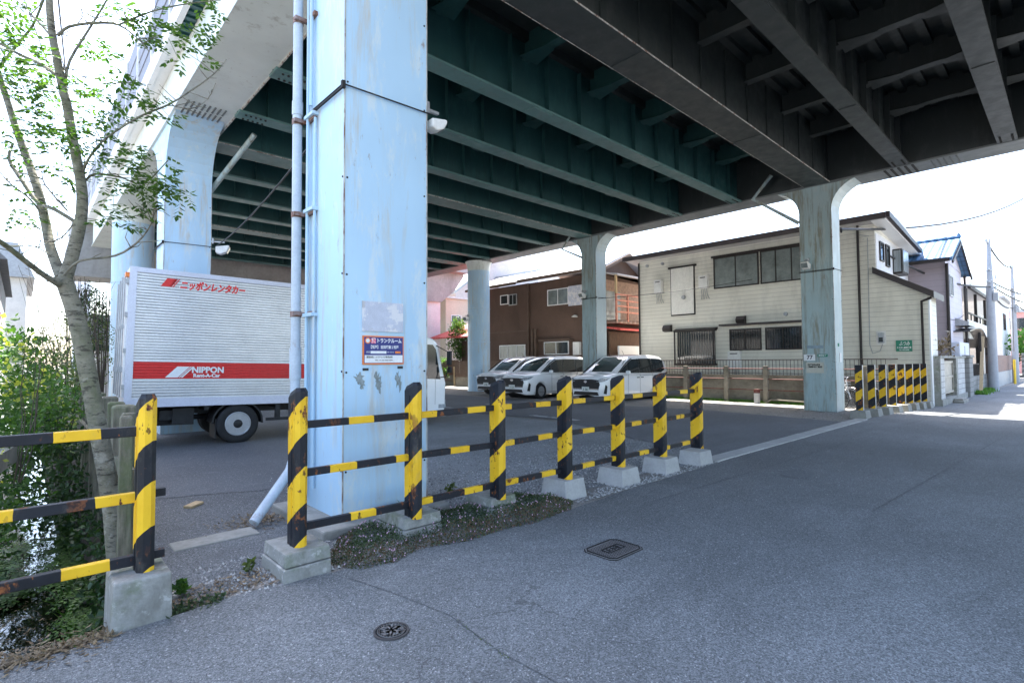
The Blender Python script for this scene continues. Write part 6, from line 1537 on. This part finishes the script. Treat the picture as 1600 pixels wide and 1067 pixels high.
def utility_pole(x, y, hgt, r, label):
    t = thing('utility_pole', label, 'utility pole', (x, y, 0), group='utility poles along the street')
    MB().tube([(x, y, -.2), (x, y, hgt*.6), (x, y, hgt)], [r, r*.8, r*.42], 14).build('shaft', M['pole'], t)
    m = MB()
    for z in (hgt-.25, hgt-1.6, hgt-2.2): m.box(x-.9 if z > hgt-.5 else x-.5, x+.5, y-.04, y+.04, z, z+.08)
    m.build('crossarm', M['steel_grey'], t)
    m = MB()
    for dx in (-.8, -.3, .3): m.lathe([(.05, 0), (.07, .08), (.03, .2)], (x+dx, y, hgt-.17), 'z', 8)
    for z in (hgt-1.4, hgt-1.9, hgt-2.4): m.lathe([(.05, -.10), (.06, 0), (.05, .10)], (x+.15, y-.22, z), 'z', 8); m.box(x-.12, x+.12, y-.25, y+.12, z-.18, z-.15)
    m.build('insulator', M['offwhite'], t)
    m = MB(); m.box(x-.2, x+.2, y-.3, y-.12, hgt-3.1, hgt-2.7); m.build('junction_box', M['steel_grey'], t)
    return t
utility_pole(35.0, 2.82, 7.5, .20, 'grey concrete utility pole standing beside the brick wall')
utility_pole(46.5, 2.68, 7.6, .18, 'dark utility pole farther down the street with a yellow guard')
tag(MB().tube([(44.3, 2.6, 0), (44.3, 2.6, 1.5)], .06, 10).build('pole_guard', M['yellow']), 'yellow guard tube at the foot of the farther utility pole stay', 'guard')
tag(MB().tube([(44.3, 2.6, 2.0), (46.4, 2.7, 6.0)], .02, 4).build('stay_wire', M['cable']), 'stay wire rising from the yellow guard to the farther pole', 'cable')
def W(a, b, sag, lab, r=.042): wire('overhead_wire', a, b, sag, r, lab, 'wire', 12, 'overhead wires')
W((18.95, 4.97, 5.70), (62, .8, 16.6), 1.2, 'long service wire rising from the 77 column toward the upper right', .045)
W((22.0, 5.1, 5.9), (34.9, 2.8, 5.1), .5, 'wire from the cream house past the blue roof to the utility pole')
W((35, 2.8, 5.4), (64, 1.6, 7.0), .4, 'lower wire from the grey pole to the right edge')
W((35, 2.8, 5.2), (64, 1.6, 6.1), .4, 'upper wire from the grey pole to the right edge')
W((35, 2.8, 7.2), (46.5, 2.7, 7.4), .3, 'wire between the tops of the two utility poles')
W((35, 2.8, 4.9), (46.5, 2.7, 4.8), .3, 'low wire between the two utility poles')
W((46.5, 2.7, 5.2), (64, 1.6, 5.0), .3, 'wire from the farther pole to the right edge')
W((31.9, 3.5, 3.6), (28, 3.5, 3.2), .1, 'short drop wire on the lavender house', .012)
for (a, b, lab) in [((-1.5, 20, 12), (14, 140, 34), 'first'), ((-.5, 20, 13), (13, 140, 36), 'second'), ((.2, 12, 9.5), (9, 140, 30), 'third')]:
    wire('power_line', a, b, 1.5, .02, f'{lab} faint power line climbing past the tree toward the tower', 'wire', 12, 'faint power lines at left')
# ============================================================ BICYCLES
def bicycle(label, loc, rz, frame, basket=True, lean=0.12):
    t = thing('bicycle', label, 'bicycle', loc, rz, 'bicycles parked beside the column'); t.rotation_euler = (lean, 0, rz)
    for x in (0, 1.08):
        m = MB(); m.torus((x, 0, .33), .315, .016, 'y', 32, 8); w = m.build('wheel', M['rubber'], t, local=True)
        m = MB(); m.torus((x, 0, .33), .295, .009, 'y', 32, 6)
        for k in range(16):
            a = 2*pi*k/16; m.tube([(x, 0, .33), (x+cos(a)*.295, 0, .33+sin(a)*.295)], .0022, 3, False)
        m.build('rim', M['chrome'], w, local=True)
        m = MB(); pts = [(x+.345*cos(R(20+14*k)), 0, .33+.345*sin(R(20+14*k))) for k in range(11)]; m.tube(pts, .016, 6); m.build('mudguard', M['chrome'], t, local=True)
    m = MB(); m.tube([(0, 0, .33), (.12, 0, .62), (.20, 0, .92)], .016, 8); m.tube([(.14, 0, .68), (.42, 0, .34), (.5, 0, .30)], .02, 8); m.tube([(.5, 0, .30), (.62, 0, .82)], .017, 8); m.tube([(.18, 0, .80), (.45, 0, .45)], .015, 8); m.tube([(.5, 0, .3), (1.08, 0, .33)], .013, 6); m.tube([(.6, 0, .7), (1.08, 0, .33)], .011, 6)
    m.build('frame', M[frame], t, local=True)
    m = MB(); m.tube([(.20, 0, .92), (.17, 0, .99), (.22, -.22, 1.05), (.42, -.27, 1.0)], .012, 8); m.tube([(.17, 0, .99), (.22, .22, 1.05), (.42, .27, 1.0)], .012, 8); m.build('handlebar', M['chrome'], t, local=True)
    m = MB(); m.prism([(.50, -.03), (.54, -.045), (.76, -.10), (.82, -.06), (.82, .06), (.76, .10), (.54, .045), (.50, .03)], 'z', .83, .88); m.build('saddle', M['black'], t, local=True, bevel=.015)
    m = MB(); m.box(.82, 1.2, -.07, .07, .70, .715); m.tube([(1.1, .06, .7), (1.08, .06, .33)], .006, 5); m.tube([(.5, .09, .22), (.5, .09, .38)], .01, 5); m.box(.44, .56, .08, .16, .2, .225); m.build('rack', M['chrome'], t, local=True)
    if basket:
        m = MB(); 
        for z in (.66, .74, .82, .90): m.tube([(-.20, -.15, z), (.08, -.15, z), (.08, .15, z), (-.20, .15, z), (-.20, -.15, z)], .005, 4)
        for k in range(6): m.tube([(-.20+.056*k, -.15, .66), (-.20+.056*k, -.15, .90)], .004, 3); m.tube([(-.20, -.15+.06*k, .66), (-.20, -.15+.06*k, .90)], .004, 3)
        m.build('basket', M['steel_grey'], t, local=True)
    return t
bicycle('silver bicycle with a wire basket standing right beside the 77 column', (18.9, 5.15, 0), R(62), 'alu')
bicycle('cream white bicycle just behind the silver one', (19.5, 5.0, 0), R(70), 'white', False)
bicycle('teal framed bicycle behind the second striped board', (20.0, 4.55, 0), R(55), 'teal_bike')
bicycle('pale bicycle seen between the middle striped boards', (21.4, 4.25, 0), R(40), 'alu')
t = thing('green_bin', 'dark green bin tucked behind the bicycles against the wall', 'bin', (19.9, 5.6, 0)); MB().lathe([(.22, 0), (.26, .6), (.27, .6)], (20.0, 5.5, 0), 'z', 18).build('body', mat('dark green bin', (.03, .06, .03), .6), t); MB().lathe([(.28, .6), (.25, .66), (0, .7)], (20.0, 5.5, 0), 'z', 18).build('lid', M['black'], t)
